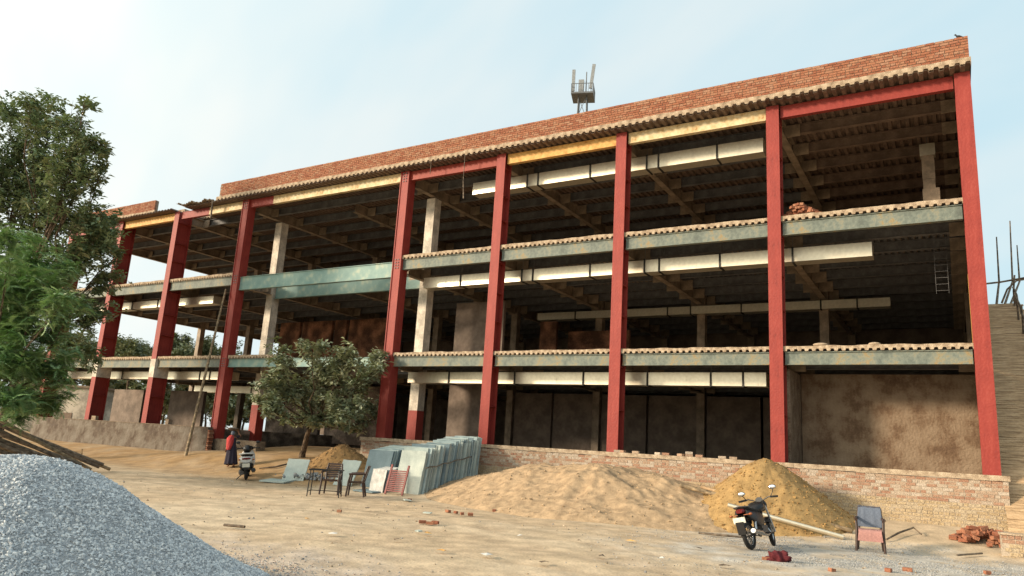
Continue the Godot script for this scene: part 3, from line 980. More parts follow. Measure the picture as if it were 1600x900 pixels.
func build_heaps() -> void:
	# gravel heap in the foreground
	var g := thing("gravel_heap", "big heap of blue grey crushed stone spilling across the yard", "gravel heap", Vector3(-8.87, -0.02, 18.89))
	heap_at = g.position
	put("heap", heap_mesh(2.8, 2.8, 1.33, 3, 0.035, -1.0, 40, 90, 0.1), M.gravel_base, g)
	clods(g, 2.8, 2.8, 1.33, 3, 0.035, -1.0, 0.1, 120000, 0.0065, 0.026, [Color(0.66, 0.70, 0.73), Color(0.57, 0.61, 0.645), Color(0.72, 0.755, 0.775), Color(0.78, 0.81, 0.82), Color(0.44, 0.475, 0.51)], "crushed_stone")
	# long sand bank against the plinth wall
	var s := thing("sand_bank", "long low bank of pale orange sand piled against the plinth wall", "sand heap", Vector3(-10.0, 0.10, 2.55))
	heap_at = s.position
	put("heap", heap_mesh(6.0, 3.5, 1.08, 11, 0.13, 1.6, 70, 220, 0.06), M.sand, s)
	clods(s, 6.0, 3.5, 1.08, 11, 0.13, 1.6, 0.06, 1500, 0.008, 0.05, [Color(0.52, 0.375, 0.23), Color(0.48, 0.34, 0.205), Color(0.56, 0.405, 0.25)], "clods")
	# steep yellow heap
	var y := thing("sand_heap", "steep cone of yellow ochre sand behind the black motorcycle", "sand heap", Vector3(-5.1, 0.1, 2.15))
	heap_at = y.position
	put("heap", heap_mesh(2.45, 2.4, 1.56, 21, 0.07, 1.35, 50, 140, 0.06), M.sand_yellow, y)
	clods(y, 2.45, 2.4, 1.56, 21, 0.07, 1.35, 0.06, 2200, 0.012, 0.05, [Color(0.42, 0.25, 0.09), Color(0.36, 0.21, 0.08), Color(0.47, 0.30, 0.12)], "clods")
	# small soil heap by the end of the wall
	var m := thing("soil_heap", "small heap of brown soil at the end of the plinth wall", "soil heap", Vector3(-21.0, 0.45, 1.5))
	heap_at = m.position
	put("heap", heap_mesh(1.5, 1.3, 0.7, 31, 0.09, 1.4, 30, 80, 0.06), mat(lin(0.40, 0.24, 0.10), T.sand, 0.6, 0.98, T.ncoarse, 0.5), m)
	clods(m, 1.5, 1.3, 0.7, 31, 0.09, 1.4, 0.06, 500, 0.015, 0.07, [Color(0.34, 0.2, 0.09), Color(0.40, 0.26, 0.13)], "clods")

# ------------------------------------------------------------------ ducts
func duct_run(label: String, x0: float, x1: float, y0: float, y1: float, zf: float, cuts: Array, dark := false) -> void:
	var dp := 0.55
	var d := thing("air_duct", label, "air duct", Vector3((x0 + x1) / 2, y0, zf - dp / 2), 0.0, "galvanised ducts under the floors")
	var c: float = (x0 + x1) / 2
	var xs := [x0]
	for q in cuts: xs.append(q)
	xs.append(x1)
	for i in xs.size() - 1:
		var a: float = xs[i]; var b: float = xs[i + 1]
		var st := mb()
		bx(st, Vector3((a + b) / 2 - c, (y1 - y0) / 2, 0), Vector3(b - a - 0.06, y1 - y0, dp))
		var o := put("duct_section", fin(st), M.zinc, d)
		# cross-broken sheet: shallow raised seam
		var s2 := mb()
		bx(s2, Vector3((a + b) / 2 - c + (b - a) * 0.12, (y1 - y0) / 2, dp / 2 + 0.004), Vector3(0.012, (y1 - y0) - 0.02, 0.006))
		put("seam", fin(s2), M.zinc, o)
		if i > 0:
			var f := mb()
			bx(f, Vector3(a - c, (y1 - y0) / 2, 0), Vector3(0.055, (y1 - y0) + 0.07, dp + 0.07))
			put("flange", fin(f), M.zinc_dark, d)
			var h := mb()
			bar(h, Vector3(a - c, y1 - y0, dp * 0.4), Vector3(a - c, y1 - y0 + 0.45, dp * 0.4), 0.012, 0.012)
			bar(h, Vector3(a - c, y1 - y0, -dp * 0.4), Vector3(a - c, y1 - y0 + 0.45, -dp * 0.4), 0.012, 0.012)
			put("hanger", fin(h), M.steel_dark, d)

func build_ducts() -> void:
	duct_run("galvanised duct hung under the roof above the second floor", -17.75, -5.75, 12.02, 12.53, -1.2, [-15.05, -14.55, -12.25, -9.95, -9.5, -7.35])
	duct_run("galvanised duct hung under the second floor slab behind plain red columns", -19.95, -2.55, 8.08, 8.53, -1.2, [-18.0, -15.05, -14.55, -12.1, -9.95, -9.4, -7.25, -4.9])
	duct_run("galvanised duct hung under the first floor slab above the brick plinth wall", -20.35, -5.75, 4.05, 4.49, -1.2, [-18.2, -15.1, -12.2, -9.75, -7.55, -6.5])
	duct_run("dim galvanised duct deep inside the first floor between inner columns", -19.0, -2.65, 8.14, 8.50, -9.6, [-16.8, -14.2, -12.0, -10.9, -8.6, -5.3, -3.9])
	duct_run("galvanised duct under the second floor behind the tree and left red columns", -46.5, -33.8, 8.10, 8.50, -1.2, [-43.4, -41.0, -38.6, -37.6, -36.9])
	duct_run("galvanised duct under the first floor above the rendered wall", -46.5, -31.6, 4.10, 4.50, -1.2, [-43.4, -40.8, -38.0, -36.9, -34.0, -33.2])
	duct_run("galvanised duct far inside the ground floor behind the entrance", -46.0, -31.5, 4.06, 4.50, -9.6, [-42.4, -40.1, -38.0, -35.2])
	var v := thing("duct_riser", "short vertical duct wrapped in foil hanging below the roof of the end bay", "air duct", Vector3(-0.98, 10.75, -4.2))
	put("foil_wrap", box(Vector3(0, 1.68, 0), Vector3(0.46, 0.42, 0.34)), M.zinc, v)
	put("duct_section", box(Vector3(0, 1.05, 0), Vector3(0.38, 0.84, 0.28)), M.girder, v)
	put("duct_section", box(Vector3(0, 0.45, 0), Vector3(0.36, 0.34, 0.28)), M.girder, v)
	put("duct_foot", box(Vector3(0.04, -0.10, 0), Vector3(0.50, 0.75, 0.34)), M.girder, v)
	put("hanger", box(Vector3(0, 2.08, 0), Vector3(0.02, 0.38, 0.02)), M.steel_dark, v)

# ------------------------------------------------------------------ trees
func sprig(leaves: int, len_l: float, wid: float, spread: float, seed_v: int) -> ArrayMesh:
	var r := RandomNumberGenerator.new()
	r.seed = seed_v
	var st := mb()
	st.set_smooth_group(-1)
	for i in leaves:
		var a := TAU * i / leaves + r.randf_range(-0.5, 0.5)
		var el := r.randf_range(-0.5, 0.7)
		var d := Vector3(cos(a) * cos(el), sin(el), sin(a) * cos(el))
		var o := Vector3(r.randf_range(-1, 1), r.randf_range(-1, 1), r.randf_range(-1, 1)) * spread
		var side := d.cross(Vector3(r.randf_range(-0.4, 0.4), 1, r.randf_range(-0.4, 0.4))).normalized()
		var nrm := side.cross(d).normalized()
		var L := len_l * r.randf_range(0.7, 1.25)
		var m := o + d * L * 0.45 - nrm * L * 0.05
		var tip := o + d * L - nrm * L * 0.18
		tri(st, o, m + side * wid + nrm * wid * 0.3, tip)
		tri(st, o, tip, m - side * wid + nrm * wid * 0.3)
	return fin(st)

func frond(seed_v: int, L: float, pairs: int, leaf: float) -> ArrayMesh:
	# feather-shaped twig: leaflets in pairs along a drooping stalk
	var r := RandomNumberGenerator.new()
	r.seed = seed_v
	var st := mb()
	st.set_smooth_group(-1)
	for f in 3:
		var a := TAU * f / 3.0 + r.randf()
		var d := Vector3(cos(a), 0.1, sin(a)).normalized()
		var side := d.cross(Vector3.UP).normalized()
		for i in pairs:
			var t := (i + 0.6) / pairs
			var c := d * L * t + Vector3.DOWN * L * 0.45 * t * t
			for s in [-1.0, 1.0]:
				var ld: Vector3 = (side * s + d * 0.5 + Vector3(0, r.randf_range(-0.4, 0.2), 0)).normalized()
				var w := d * leaf * 0.22
				tri(st, c - w, c + ld * leaf * 0.6 + w * 0.5, c + ld * leaf)
				tri(st, c - w, c + ld * leaf, c + w)
	return fin(st)

func make_tree(called: String, label: String, base: Vector3, blobs: Array, tr: float, sprigs: Array, per: float, cols: Array, group := "", size := 1.0, upright := 0.35) -> Node3D:
	var t := thing(called, label, "tree", base, 0.0, group)
	var st := mb()
	# trunk goes to the middle of the crown
	var mid := Vector3.ZERO
	var low := 1e9
	for b in blobs:
		mid += b[0]; low = minf(low, b[0].y - b[1])
	mid /= blobs.size()
	var fork := Vector3(mid.x * 0.45 + base.x * 0.55, maxf(base.y + 0.9, low * 0.65 + mid.y * 0.35), mid.z * 0.45 + base.z * 0.55) - base
	var pts := []
	var rad := []
	for i in 9:
		var q := i / 8.0
		var w := Vector3(noise.get_noise_2d(q * 90.0, base.x * 40.0), 0, noise.get_noise_2d(q * 90.0, base.z * 40.0 + 50.0)) * fork.y * 0.10 * q
		pts.append(fork * q + w + Vector3.DOWN * (0.12 if i == 0 else 0.0))
		rad.append(tr * (1.0 - 0.42 * q) * (1.35 if i == 0 else 1.0))
	tube(st, pts, rad, 10)
	put("trunk", fin(st), M.bark, t)
	var top: Vector3 = pts[8]
	var lst := mb()
	var xf := []; var cc := []
	var pick := []
	for b in blobs:
		var c: Vector3 = b[0] - base
		var R: float = b[1]
		var a0 := top
		var lp := []
		var lr := []
		for i in 6:
			var q := i / 5.0
			var p := a0.lerp(c, q) + Vector3(0, sin(q * PI) * (c - a0).length() * -0.10, 0) + Vector3(rng.randf_range(-1, 1), rng.randf_range(-1, 1), rng.randf_range(-1, 1)) * 0.05 * (c - a0).length() * sin(q * PI)
			lp.append(p); lr.append(lerpf(tr * 0.36, tr * 0.07, q))
		tube(lst, lp, lr, 6)
		# twigs, with leaves gathered at their ends
		var nt := int(7 + R * 5)
		for k in nt:
			var d := Vector3(rng.randfn(), rng.randfn() * 0.8 + 0.15, rng.randfn()).normalized()
			var e: Vector3 = c + d * R * rng.randf_range(0.55, 1.08)
			var s0: Vector3 = lp[3 + rng.randi() % 3]
			tube(lst, [s0, s0.lerp(e, 0.55) + Vector3(0, R * 0.06, 0), e], [tr * 0.06, tr * 0.04, tr * 0.02], 4)
			var ncl := int(per * R * R / nt * rng.randf_range(0.5, 1.5)) + 2
			for q in ncl:
				var along := rng.randf_range(0.35, 1.05)
				var off := Vector3(rng.randfn(), rng.randfn() * 0.75, rng.randfn()) * R * 0.17
				var p := s0.lerp(e, along) + off
				var yaw := rng.randf() * TAU
				var bas := Basis(Vector3.UP, yaw) * Basis(Vector3.RIGHT, rng.randfn() * upright)
				var sc := size * rng.randf_range(0.7, 1.25)
				xf.append(Transform3D(bas.scaled(Vector3.ONE * sc), p))
				cc.append(cols[rng.randi() % cols.size()] * rng.randf_range(0.8, 1.2))
				pick.append(rng.randi() % sprigs.size())
	put("limbs", fin(lst), M.bark, t)
	for s in sprigs.size():
		var a := []; var b := []
		for i in xf.size():
			if pick[i] == s: a.append(xf[i]); b.append(cc[i])
		var o := stones("crown", a, b, t, sprigs[s], M.leaf)
		o.set_meta("kind", "stuff")
	return t

func px_blobs(list: Array, depth: float, spread: float) -> Array:
	var out := []
	for e in list:
		var d := depth + rng.randf_range(-spread, spread)
		out.append([at(e[0], e[1], d), e[2] * d / FOCAL])
	return out

func build_trees() -> void:
	var broad := [sprig(9, 0.20, 0.055, 0.10, 1), sprig(8, 0.22, 0.06, 0.12, 2), sprig(10, 0.18, 0.05, 0.10, 3)]
	var feather := [frond(4, 0.34, 9, 0.085), frond(5, 0.42, 11, 0.08), frond(6, 0.30, 8, 0.09)]
	# young tree in front of the entrance
	var bl := [[438, 560, 26], [488, 548, 26], [545, 556, 30], [584, 562, 20], [418, 604, 22], [462, 598, 32], [520, 595, 36], [572, 598, 26], [424, 640, 22], [416, 622, 16], [486, 636, 34], [540, 640, 34], [584, 640, 20], [454, 658, 16], [500, 662, 20], [556, 662, 18], [530, 655, 22], [600, 648, 10], [590, 575, 14], [402, 625, 10]]
	make_tree("young_tree", "young dusty green tree with a leaning pale trunk before the entrance", Vector3(-23.7, gy(-23.7, 1.0) - 0.02, 1.0), px_blobs(bl, 29.0, 1.3), 0.13, broad, 170.0, [Color(0.25, 0.275, 0.165), Color(0.29, 0.31, 0.195), Color(0.20, 0.235, 0.135), Color(0.33, 0.345, 0.23), Color(0.18, 0.21, 0.12)], "", 1.0)
	# tall dark tree
	var bt := [[30, 190, 42], [92, 182, 38], [50, 165, 26], [118, 212, 36], [148, 236, 30], [60, 240, 50], [112, 268, 42], [18, 300, 52], [78, 318, 52], [150, 352, 40], [176, 350, 20], [128, 395, 50], [62, 400, 52], [172, 440, 24], [102, 470, 48], [150, 495, 32], [20, 450, 52], [112, 540, 32], [140, 560, 20], [-45, 240, 66], [-45, 390, 70], [-35, 520, 60], [130, 165, 16], [160, 262, 16], [184, 400, 16]]
	make_tree("tall_tree", "tall dark green broadleaf tree overhanging the left end of the building", Vector3(-36.5, -0.05, 6.6), px_blobs(bt, 33.0, 2.2), 0.22, broad, 135.0, [Color(0.17, 0.23, 0.12), Color(0.20, 0.255, 0.135), Color(0.135, 0.19, 0.10), Color(0.20, 0.255, 0.13), Color(0.22, 0.235, 0.13)], "", 1.15)
	# feathery lighter tree in front of it
	var bf := [[15, 376, 30], [55, 382, 28], [95, 420, 22], [118, 478, 18], [112, 560, 18], [106, 615, 14], [5, 440, 46], [66, 440, 34], [100, 470, 22], [30, 500, 46], [88, 512, 26], [14, 560, 48], [66, 566, 34], [98, 590, 18], [10, 620, 40], [58, 622, 30], [-45, 450, 60], [-45, 560, 60], [86, 636, 16], [35, 420, 28], [40, 645, 22]]
	make_tree("feathery_tree", "light green tree with fine feathery leaves behind the bamboo poles", Vector3(-26.6, -0.02, 12.3), px_blobs(bf, 23.5, 1.6), 0.13, feather, 330.0, [Color(0.22, 0.36, 0.15), Color(0.26, 0.40, 0.18), Color(0.18, 0.31, 0.125), Color(0.31, 0.42, 0.21)], "", 1.0, 0.5)
	# trees far beyond the open left end
	var far := [[150, 625, 100, 34], [215, 622, 105, 34], [280, 620, 96, 34], [330, 618, 108, 34], [385, 622, 100, 34], [450, 620, 104, 34], [60, 625, 98, 36], [240, 640, 118, 30], [350, 645, 120, 30], [310, 560, 95, 34], [215, 548, 82, 36], [130, 570, 90, 40], [395, 630, 88, 30], [345, 625, 80, 26], [55, 585, 85, 44], [255, 605, 78, 30], [440, 625, 92, 26], [270, 560, 110, 34], [1640, 560, 95, 26]]
	for i in far.size():
		var e: Array = far[i]
		var c := at(e[0], e[1], e[2])
		var R: float = e[3] * e[2] / FOCAL
		var blobs := []
		for k in 7:
			blobs.append([c + Vector3(rng.randf_range(-1, 1) * R * 1.1, rng.randf_range(-0.6, 0.7) * R, rng.randf_range(-1, 1) * R), R * rng.randf_range(0.45, 0.75)])
		make_tree("distant_tree", "hazy olive green tree beyond the open left end of the building" if i < 18 else "hazy tree beyond the plank ramp", Vector3(c.x, -0.05, c.z), blobs, 0.2, broad, 75.0, [Color(0.15, 0.17, 0.085), Color(0.18, 0.195, 0.10), Color(0.12, 0.14, 0.07)], "distant trees", 1.9)

# ------------------------------------------------------------------ background
func build_background() -> void:
	# telecom tower behind the roof
	var base := at(911, 153, 70.0)
	var py := base.y
	var t := thing("telecom_tower", "grey telecom mast with railed platform and three panel antennas behind the roof", "tower", Vector3(base.x, 0, base.z), 0.35)
	var st := mb()
	var leg := 0.75
	for sx in [-1, 1]:
		for sz in [-1, 1]:
			put("leg", rod([Vector3(sx * leg * 1.6, -0.05, sz * leg * 1.6), Vector3(sx * leg * 0.5, py, sz * leg * 0.5)], [0.09, 0.07], 6), M.mast, t)
	for k in 16:
		var y0 := py * k / 16.0; var y1 := py * (k + 1) / 16.0
		var w0 := lerpf(leg * 1.6, leg * 0.5, k / 16.0); var w1 := lerpf(leg * 1.6, leg * 0.5, (k + 1) / 16.0)
		for q in 4:
			var a := Vector3(1, 0, 1).rotated(Vector3.UP, q * PI / 2); var b := Vector3(1, 0, 1).rotated(Vector3.UP, (q + 1) * PI / 2)
			bar(st, a * w0 + Vector3.UP * y0, b * w1 + Vector3.UP * y1, 0.05, 0.05)
			bar(st, a * w1 + Vector3.UP * y1, b * w1 + Vector3.UP * y1, 0.05, 0.05)
	put("bracing", fin(st), M.mast, t)
	put("platform", box(Vector3(0, py + 0.05, 0), Vector3(2.1, 0.16, 2.1)), M.mast, t)
	var rail := mb()
	for q in 4:
		var a := Vector3(1.03, py + 0.13, 1.03).rotated(Vector3.UP, q * PI / 2); var b := Vector3(1.03, py + 0.13, 1.03).rotated(Vector3.UP, (q + 1) * PI / 2)
		bar(rail, a + Vector3.UP * 0.85, b + Vector3.UP * 0.85, 0.05, 0.05)
		for i in 9:
			var p := a.lerp(b, i / 9.0)
			bar(rail, p, p + Vector3.UP * 0.85, 0.035, 0.035)
	put("railing", fin(rail), M.mast, t)
	for e in [[-0.95, 0.3, 0.9, 2.2, 0.0], [0.85, 0.4, 1.05, 2.5, 0.10]]:
		put("panel_antenna", box(Vector3(e[0], py + e[2] + e[3] / 2 - 0.3, e[1]), Vector3(0.30, e[3], 0.16), Basis(Vector3.BACK, -e[4])), M.antenna, t)
		put("antenna_pole", rod([Vector3(e[0], py + 0.1, e[1] - 0.14), Vector3(e[0], py + e[2] + 0.6, e[1] - 0.14)], [0.04], 6), M.mast, t)
	put("antenna_pole", rod([Vector3(0.25, py + 0.1, 0), Vector3(0.25, py + 2.7, 0)], [0.07, 0.05], 6), M.mast, t)
	put("equipment_box", box(Vector3(-0.2, py + 0.95, 0.1), Vector3(0.5, 1.65, 0.4)), M.antenna, t)
	# pale outbuilding far on the left
	var p := at(112, 640, 62.0)
	var h := thing("outbuilding", "pale flat roofed outbuilding with a brown door beyond the left columns", "building", Vector3(p.x, 0, p.z), 0.4)
	put("wall", box(Vector3(0, 2.1, 0), Vector3(7.0, 4.3, 5.0)), M.far_wall, h)
	put("roof", box(Vector3(0, 4.33, 0), Vector3(7.4, 0.16, 5.4)), M.concrete_grey, h)
	put("door", box(Vector3(1.6, 1.1, 2.51), Vector3(1.0, 2.2, 0.06)), M.door_wood, h)
	# plank ramp climbing beside the end column
	var r := thing("plank_ramp", "steep site ramp of weathered planks climbing beside the end column", "ramp", Vector3.ZERO)
	var a0 := Vector3(0, 0.32, 1.3); var a1 := Vector3(0, 7.85, -8.6)
	var dir := (a1 - a0).normalized()
	var nrm := Vector3.RIGHT.cross(dir).normalized()
	if nrm.y < 0: nrm = -nrm
	var L := (a1 - a0).length()
	var n := 120
	for i in n:
		var c := a0 + dir * L * (i + 0.5) / n
		var w := 1.30 + rng.randf_range(-0.12, 0.12)
		var bs := Basis(Vector3.RIGHT, -nrm.cross(Vector3.RIGHT).normalized(), nrm)
		bs = Basis(Vector3.RIGHT, dir, Vector3.RIGHT.cross(dir))
		bs = bs * Basis(Vector3.BACK, rng.randf_range(-0.025, 0.025)) * Basis(Vector3.RIGHT, rng.randf_range(-0.12, 0.12))
		put("plank", box(Vector3.ZERO, Vector3(w, L / n * rng.randf_range(0.84, 0.98), 0.03)), M["wood%d" % (rng.randi() % 4)] if M.has("wood0") else M.wood, r, c + Vector3(0.262 + w / 2 + rng.randf_range(0.0, 0.018), 0, 0), bs)
	for s in [0.7, 1.5]:
		put("stringer", rod([a0 + Vector3(s, -0.12, 0), a1 + Vector3(s, -0.12, 0)], [0.07], 7), M.stick, r)
	for i in 4:
		var q := 0.3 + i * 0.22
		var c := a0 + dir * L * q
		for s in [0.7, 1.5]:
			put("prop", rod([Vector3(c.x + s, -0.05, c.z), Vector3(c.x + s, c.y - 0.16, c.z)], [0.06], 6), M.stick, r)
	# side poles and rail lashed along the outer edge
	var prev := Vector3.ZERO
	for i in 9:
		var q := 0.30 + i * 0.085
		var c := a0 + dir * L * q + Vector3(1.66 - 0.035 * i, 0, 0)
		var h2 := 1.0 + rng.randf_range(-0.1, 0.25)
		put("rail_post", rod([c + Vector3(0, -0.5, 0), c + Vector3(rng.randf_range(-0.06, 0.06), h2 * 0.5, 0), c + Vector3(rng.randf_range(-0.1, 0.1), h2, 0)], [0.04, 0.035, 0.03], 6), M.stick, r)
		if i > 0:
			put("rail", rod([prev, (prev + c + Vector3(0, 0.72, 0)) * 0.5 + Vector3(0.04, rng.randf_range(-0.15, 0.1), 0), c + Vector3(0, 0.72, 0)], [0.035], 6), M.stick, r)
		prev = c + Vector3(0, 0.72, 0)
	var tip := a1 + Vector3(0.95, 0, 0)
	for e in [[1557, 370, 0.85], [1578, 345, 1.0], [1589, 383, 1.15]]:
		put("upright_stick", rod([a1 + Vector3(e[2] - 0.1, -0.6, 0.3), at(e[0] + 4, 440, 33.2), at(e[0], e[1], 33.2)], [0.05, 0.04, 0.025], 6), M.stick, r)
	put("rail", rod([a1 + Vector3(0.3, 0.75, 0.1), a1 + Vector3(1.0, 0.8, 0.1), a1 + Vector3(2.0, 0.95, 0.1)], [0.035], 6), M.stick, r)
	put("rail", rod([a1 + Vector3(1.0, 0.0, 0.2), a1 + Vector3(1.2, 0.5, 0.2), a1 + Vector3(1.5, 0.8, 0.2), a1 + Vector3(2.2, 0.9, 0.2)], [0.04, 0.035, 0.03, 0.03], 6), M.stick, r)

# ------------------------------------------------------------------ stone slabs
func slab_mesh(w: float, h: float, t: float, seed_v: int) -> ArrayMesh:
	# sawn slab with slightly chipped edges
	var r := RandomNumberGenerator.new()
	r.seed = seed_v
	var st := mb()
	st.set_smooth_group(-1)
	var n := 6
	var ou := PackedVector3Array()
	for side in 4:
		for i in n:
			var q := float(i) / n
			var e := r.randf_range(-0.010, 0.010)
			var p: Vector2 = [Vector2(-w / 2 + w * q, 0 + absf(e) * 0.3), Vector2(w / 2 + e, h * q), Vector2(w / 2 - w * q, h + e), Vector2(-w / 2 + e, h - h * q)][side]
			ou.append(Vector3(p.x, p.y, 0))
	var f := PackedVector3Array(); var b := PackedVector3Array()
	for p in ou:
		f.append(p + Vector3(0, 0, t / 2)); b.append(p - Vector3(0, 0, t / 2))
	loft(st, [f, b], true, false)
	return fin(st)

func build_slabs() -> void:
	var fam := [M.slate, M.slate_b, M.slate_c, M.slate_d]
	var meshes := []
	for i in 5: meshes.append(slab_mesh(0.98, 1.32 + 0.04 * i, 0.020 + 0.003 * i, 40 + i))
	# long stack leaning on the plinth wall
	var n := 82
	for i in n:
		var q := float(i) / (n - 1)
		var z := lerpf(4.05, 0.98, q) + rng.randf_range(-0.004, 0.004)
		var x := -15.72 + rng.randfn(0, 0.045) + 0.12 * q
		var lean := lerpf(0.20, 0.12, q) + rng.randf_range(-0.012, 0.012)
		var o := put("paving_stone", meshes[rng.randi() % 5], fam[rng.randi() % 4] if i else M.slate_c, self, Vector3(x, gy(x, z) - 0.03 + rng.randf_range(-0.02, 0.02), z), Basis(Vector3.UP, rng.randf_range(-0.02, 0.02)) * Basis(Vector3.RIGHT, -lean))
		tag(o, "grey slate slab on edge in the long stack leaning on the plinth wall" if i else "foremost slate slab of the long stack with its whole pale face showing", "stone slab", "slabs in the long stack")
	# shorter stack on its left
	var m2 := slab_mesh(1.05, 1.25, 0.034, 61)
	for i in 26:
		var z := 3.75 - i * 0.045
		var x := -17.35 + rng.randf_range(-0.03, 0.03)
		var o := put("paving_stone", m2, fam[rng.randi() % 4], self, Vector3(x, gy(x, z) - 0.02, z), Basis(Vector3.UP, rng.randf_range(-0.02, 0.02)) * Basis(Vector3.RIGHT, -0.24 + rng.randf_range(-0.006, 0.006)))
		tag(o, "grey slate slab on edge in the short stack behind the brown chairs" if i else "foremost slate slab of the short stack with its whole pale face showing", "stone slab", "slabs in the short stack")
	# small white-edged pieces
	var m3 := slab_mesh(0.55, 0.74, 0.03, 71)
	for i in 15:
		var z := 4.45 - i * 0.048
		var x := -16.62 + rng.randf_range(-0.05, 0.05)
		var o := put("marble_piece", m3, M.marble if i % 3 < 2 else fam[3], self, Vector3(x, gy(x, z) - 0.02, z), Basis(Vector3.UP, rng.randf_range(-0.05, 0.05)) * Basis(Vector3.RIGHT, -0.2 + rng.randf_range(-0.01, 0.01)))
		tag(o, "small pale marble slab on edge beside the red slatted frame", "stone slab", "small marble slabs")
	# single slabs
	var sl := put("paving_stone", slab_mesh(0.78, 0.84, 0.04, 81), M.slate_c, self, Vector3(-20.75, gy(-20.75, 4.1) - 0.01, 4.1), Basis(Vector3.UP, 0.45) * Basis(Vector3.RIGHT, -0.55))
	tag(sl, "single pale slab propped against a heap of stones left of the table", "stone slab")
	var sh := put("paving_stone", slab_mesh(0.95, 0.75, 0.05, 82), M.slate, self, Vector3(-20.9, gy(-20.9, 4.9) + 0.03, 4.9), Basis(Vector3.UP, 0.3) * Basis(Vector3.RIGHT, -PI / 2 + 0.05))
	tag(sh, "single pale slab lying flat on the ground near the scooter", "stone slab")
	var s3 := put("paving_stone", slab_mesh(0.75, 0.95, 0.04, 83), M.slate_c, self, Vector3(-18.5, gy(-18.5, 4.0) - 0.01, 4.0), Basis(Vector3.UP, 0.1) * Basis(Vector3.RIGHT, -0.5))
	tag(s3, "single pale slab leaning back behind the brown armchair", "stone slab")
	var s4 := put("paving_stone", slab_mesh(0.9, 0.6, 0.04, 84), M.slate_d, self, Vector3(-16.9, gy(-16.9, 4.7) + 0.025, 4.75), Basis(Vector3.UP, -0.1) * Basis(Vector3.RIGHT, -PI / 2 + 0.03))
	tag(s4, "broken slab lying flat under the short slate stack", "stone slab")
	# rubble that props the single slab
	var rb := thing("rubble_pile", "low pile of grey broken stone under the propped slab", "rubble", Vector3(-20.4, gy(-20.4, 3.6), 3.6))
	var xf := []; var cc := []
	for i in 160:
		xf.append(stone_xf(Vector3(rng.randfn(0, 0.55), absf(rng.randfn(0, 0.07)), rng.randfn(0, 0.28)), rng.randf_range(0.03, 0.09)))
		cc.append([Color(0.38, 0.40, 0.41), Color(0.48, 0.46, 0.42), Color(0.3, 0.32, 0.34)][i % 3])
	stones("broken_stone", xf, cc, rb).set_meta("kind", "stuff")
	# rope round the long stack
	var rp := []
	for i in 14:
		var q := i / 13.0
		var z := lerpf(4.02, 1.6, q)
		rp.append(Vector3(-15.13 + 0.10 * q + 0.01 * sin(i * 2.3), gy(-15.2, z) + 0.80 + 0.02 * sin(i * 1.7), z - 0.14))
	tag(put("tie_rope", rod(rp, [0.018], 6), M.stick), "thin rope strung across the edges of the long slate stack", "rope")
	# red slatted frame
	var f := thing("slatted_frame", "maroon slatted frame leaning against the long slate stack", "frame", Vector3(-15.80, gy(-15.80, 4.42), 4.55), 0.12)
	var bas := Basis(Vector3.RIGHT, -0.30)
	for s in [-1, 1]:
		var st := mb()
		bx(st, bas * Vector3(s * 0.31, 0.46, 0), Vector3(0.06, 0.94, 0.045), bas)
		put("rail", fin(st), M.maroon, f)
	for i in 12:
		var st := mb()
		bx(st, bas * Vector3(0, 0.10 + i * 0.058, 0.0), Vector3(0.56, 0.034, 0.028), bas)
		put("slat", fin(st), M.maroon, f)

# ------------------------------------------------------------------ vehicles
func wheel(parent: Node, c: Vector3, R: float, tw: float, turn := 0.0) -> void:
	var ax := Vector3.RIGHT.rotated(Vector3.UP, turn)
	var st := mb()
	torus(st, c, ax, R - tw * 0.55, tw * 0.55, 30, 8, 0.95)
	var w := put("wheel", fin(st), M.rubber, parent)
	var s2 := mb()
	torus(s2, c, ax, R - tw * 1.15, 0.016, 28, 6, 1.6)
	put("rim", fin(s2), M.chrome, w)
	var s3 := mb()
	var u := Vector3.UP; var v := ax.cross(u)
	for i in 10:
		var a := TAU * i / 10
		var d := u * cos(a) + v * sin(a)
		tube(s3, [c + d * 0.03, c + d * (R - tw * 1.15)], [0.009], 5)
	tube(s3, [c - ax * 0.07, c + ax * 0.07], [0.045], 10)
	put("hub", fin(s3), M.engine, w)

func sect(st: SurfaceTool, rows: Array, n := 16, pw := 2.6) -> void:
	# rows: [z, y_centre, half_width, half_height, x_offset]; runs along z
	var rings := []
	for r in rows:
		rings.append(ring(Vector3(r[4] if r.size() > 4 else 0.0, r[1], r[0]), Vector3(r[2], 0, 0), Vector3(0, r[3], 0), n, pw))
	loft(st, rings)

func shape(called: String, rows: Array, m: Material, parent: Node, n := 16, pw := 2.6) -> MeshInstance3D:
	var st := mb()
	sect(st, rows, n, pw)
	return put(called, fin(st), m, parent)

func build_vehicles() -> void:
	build_motorcycle()
	build_scooter()

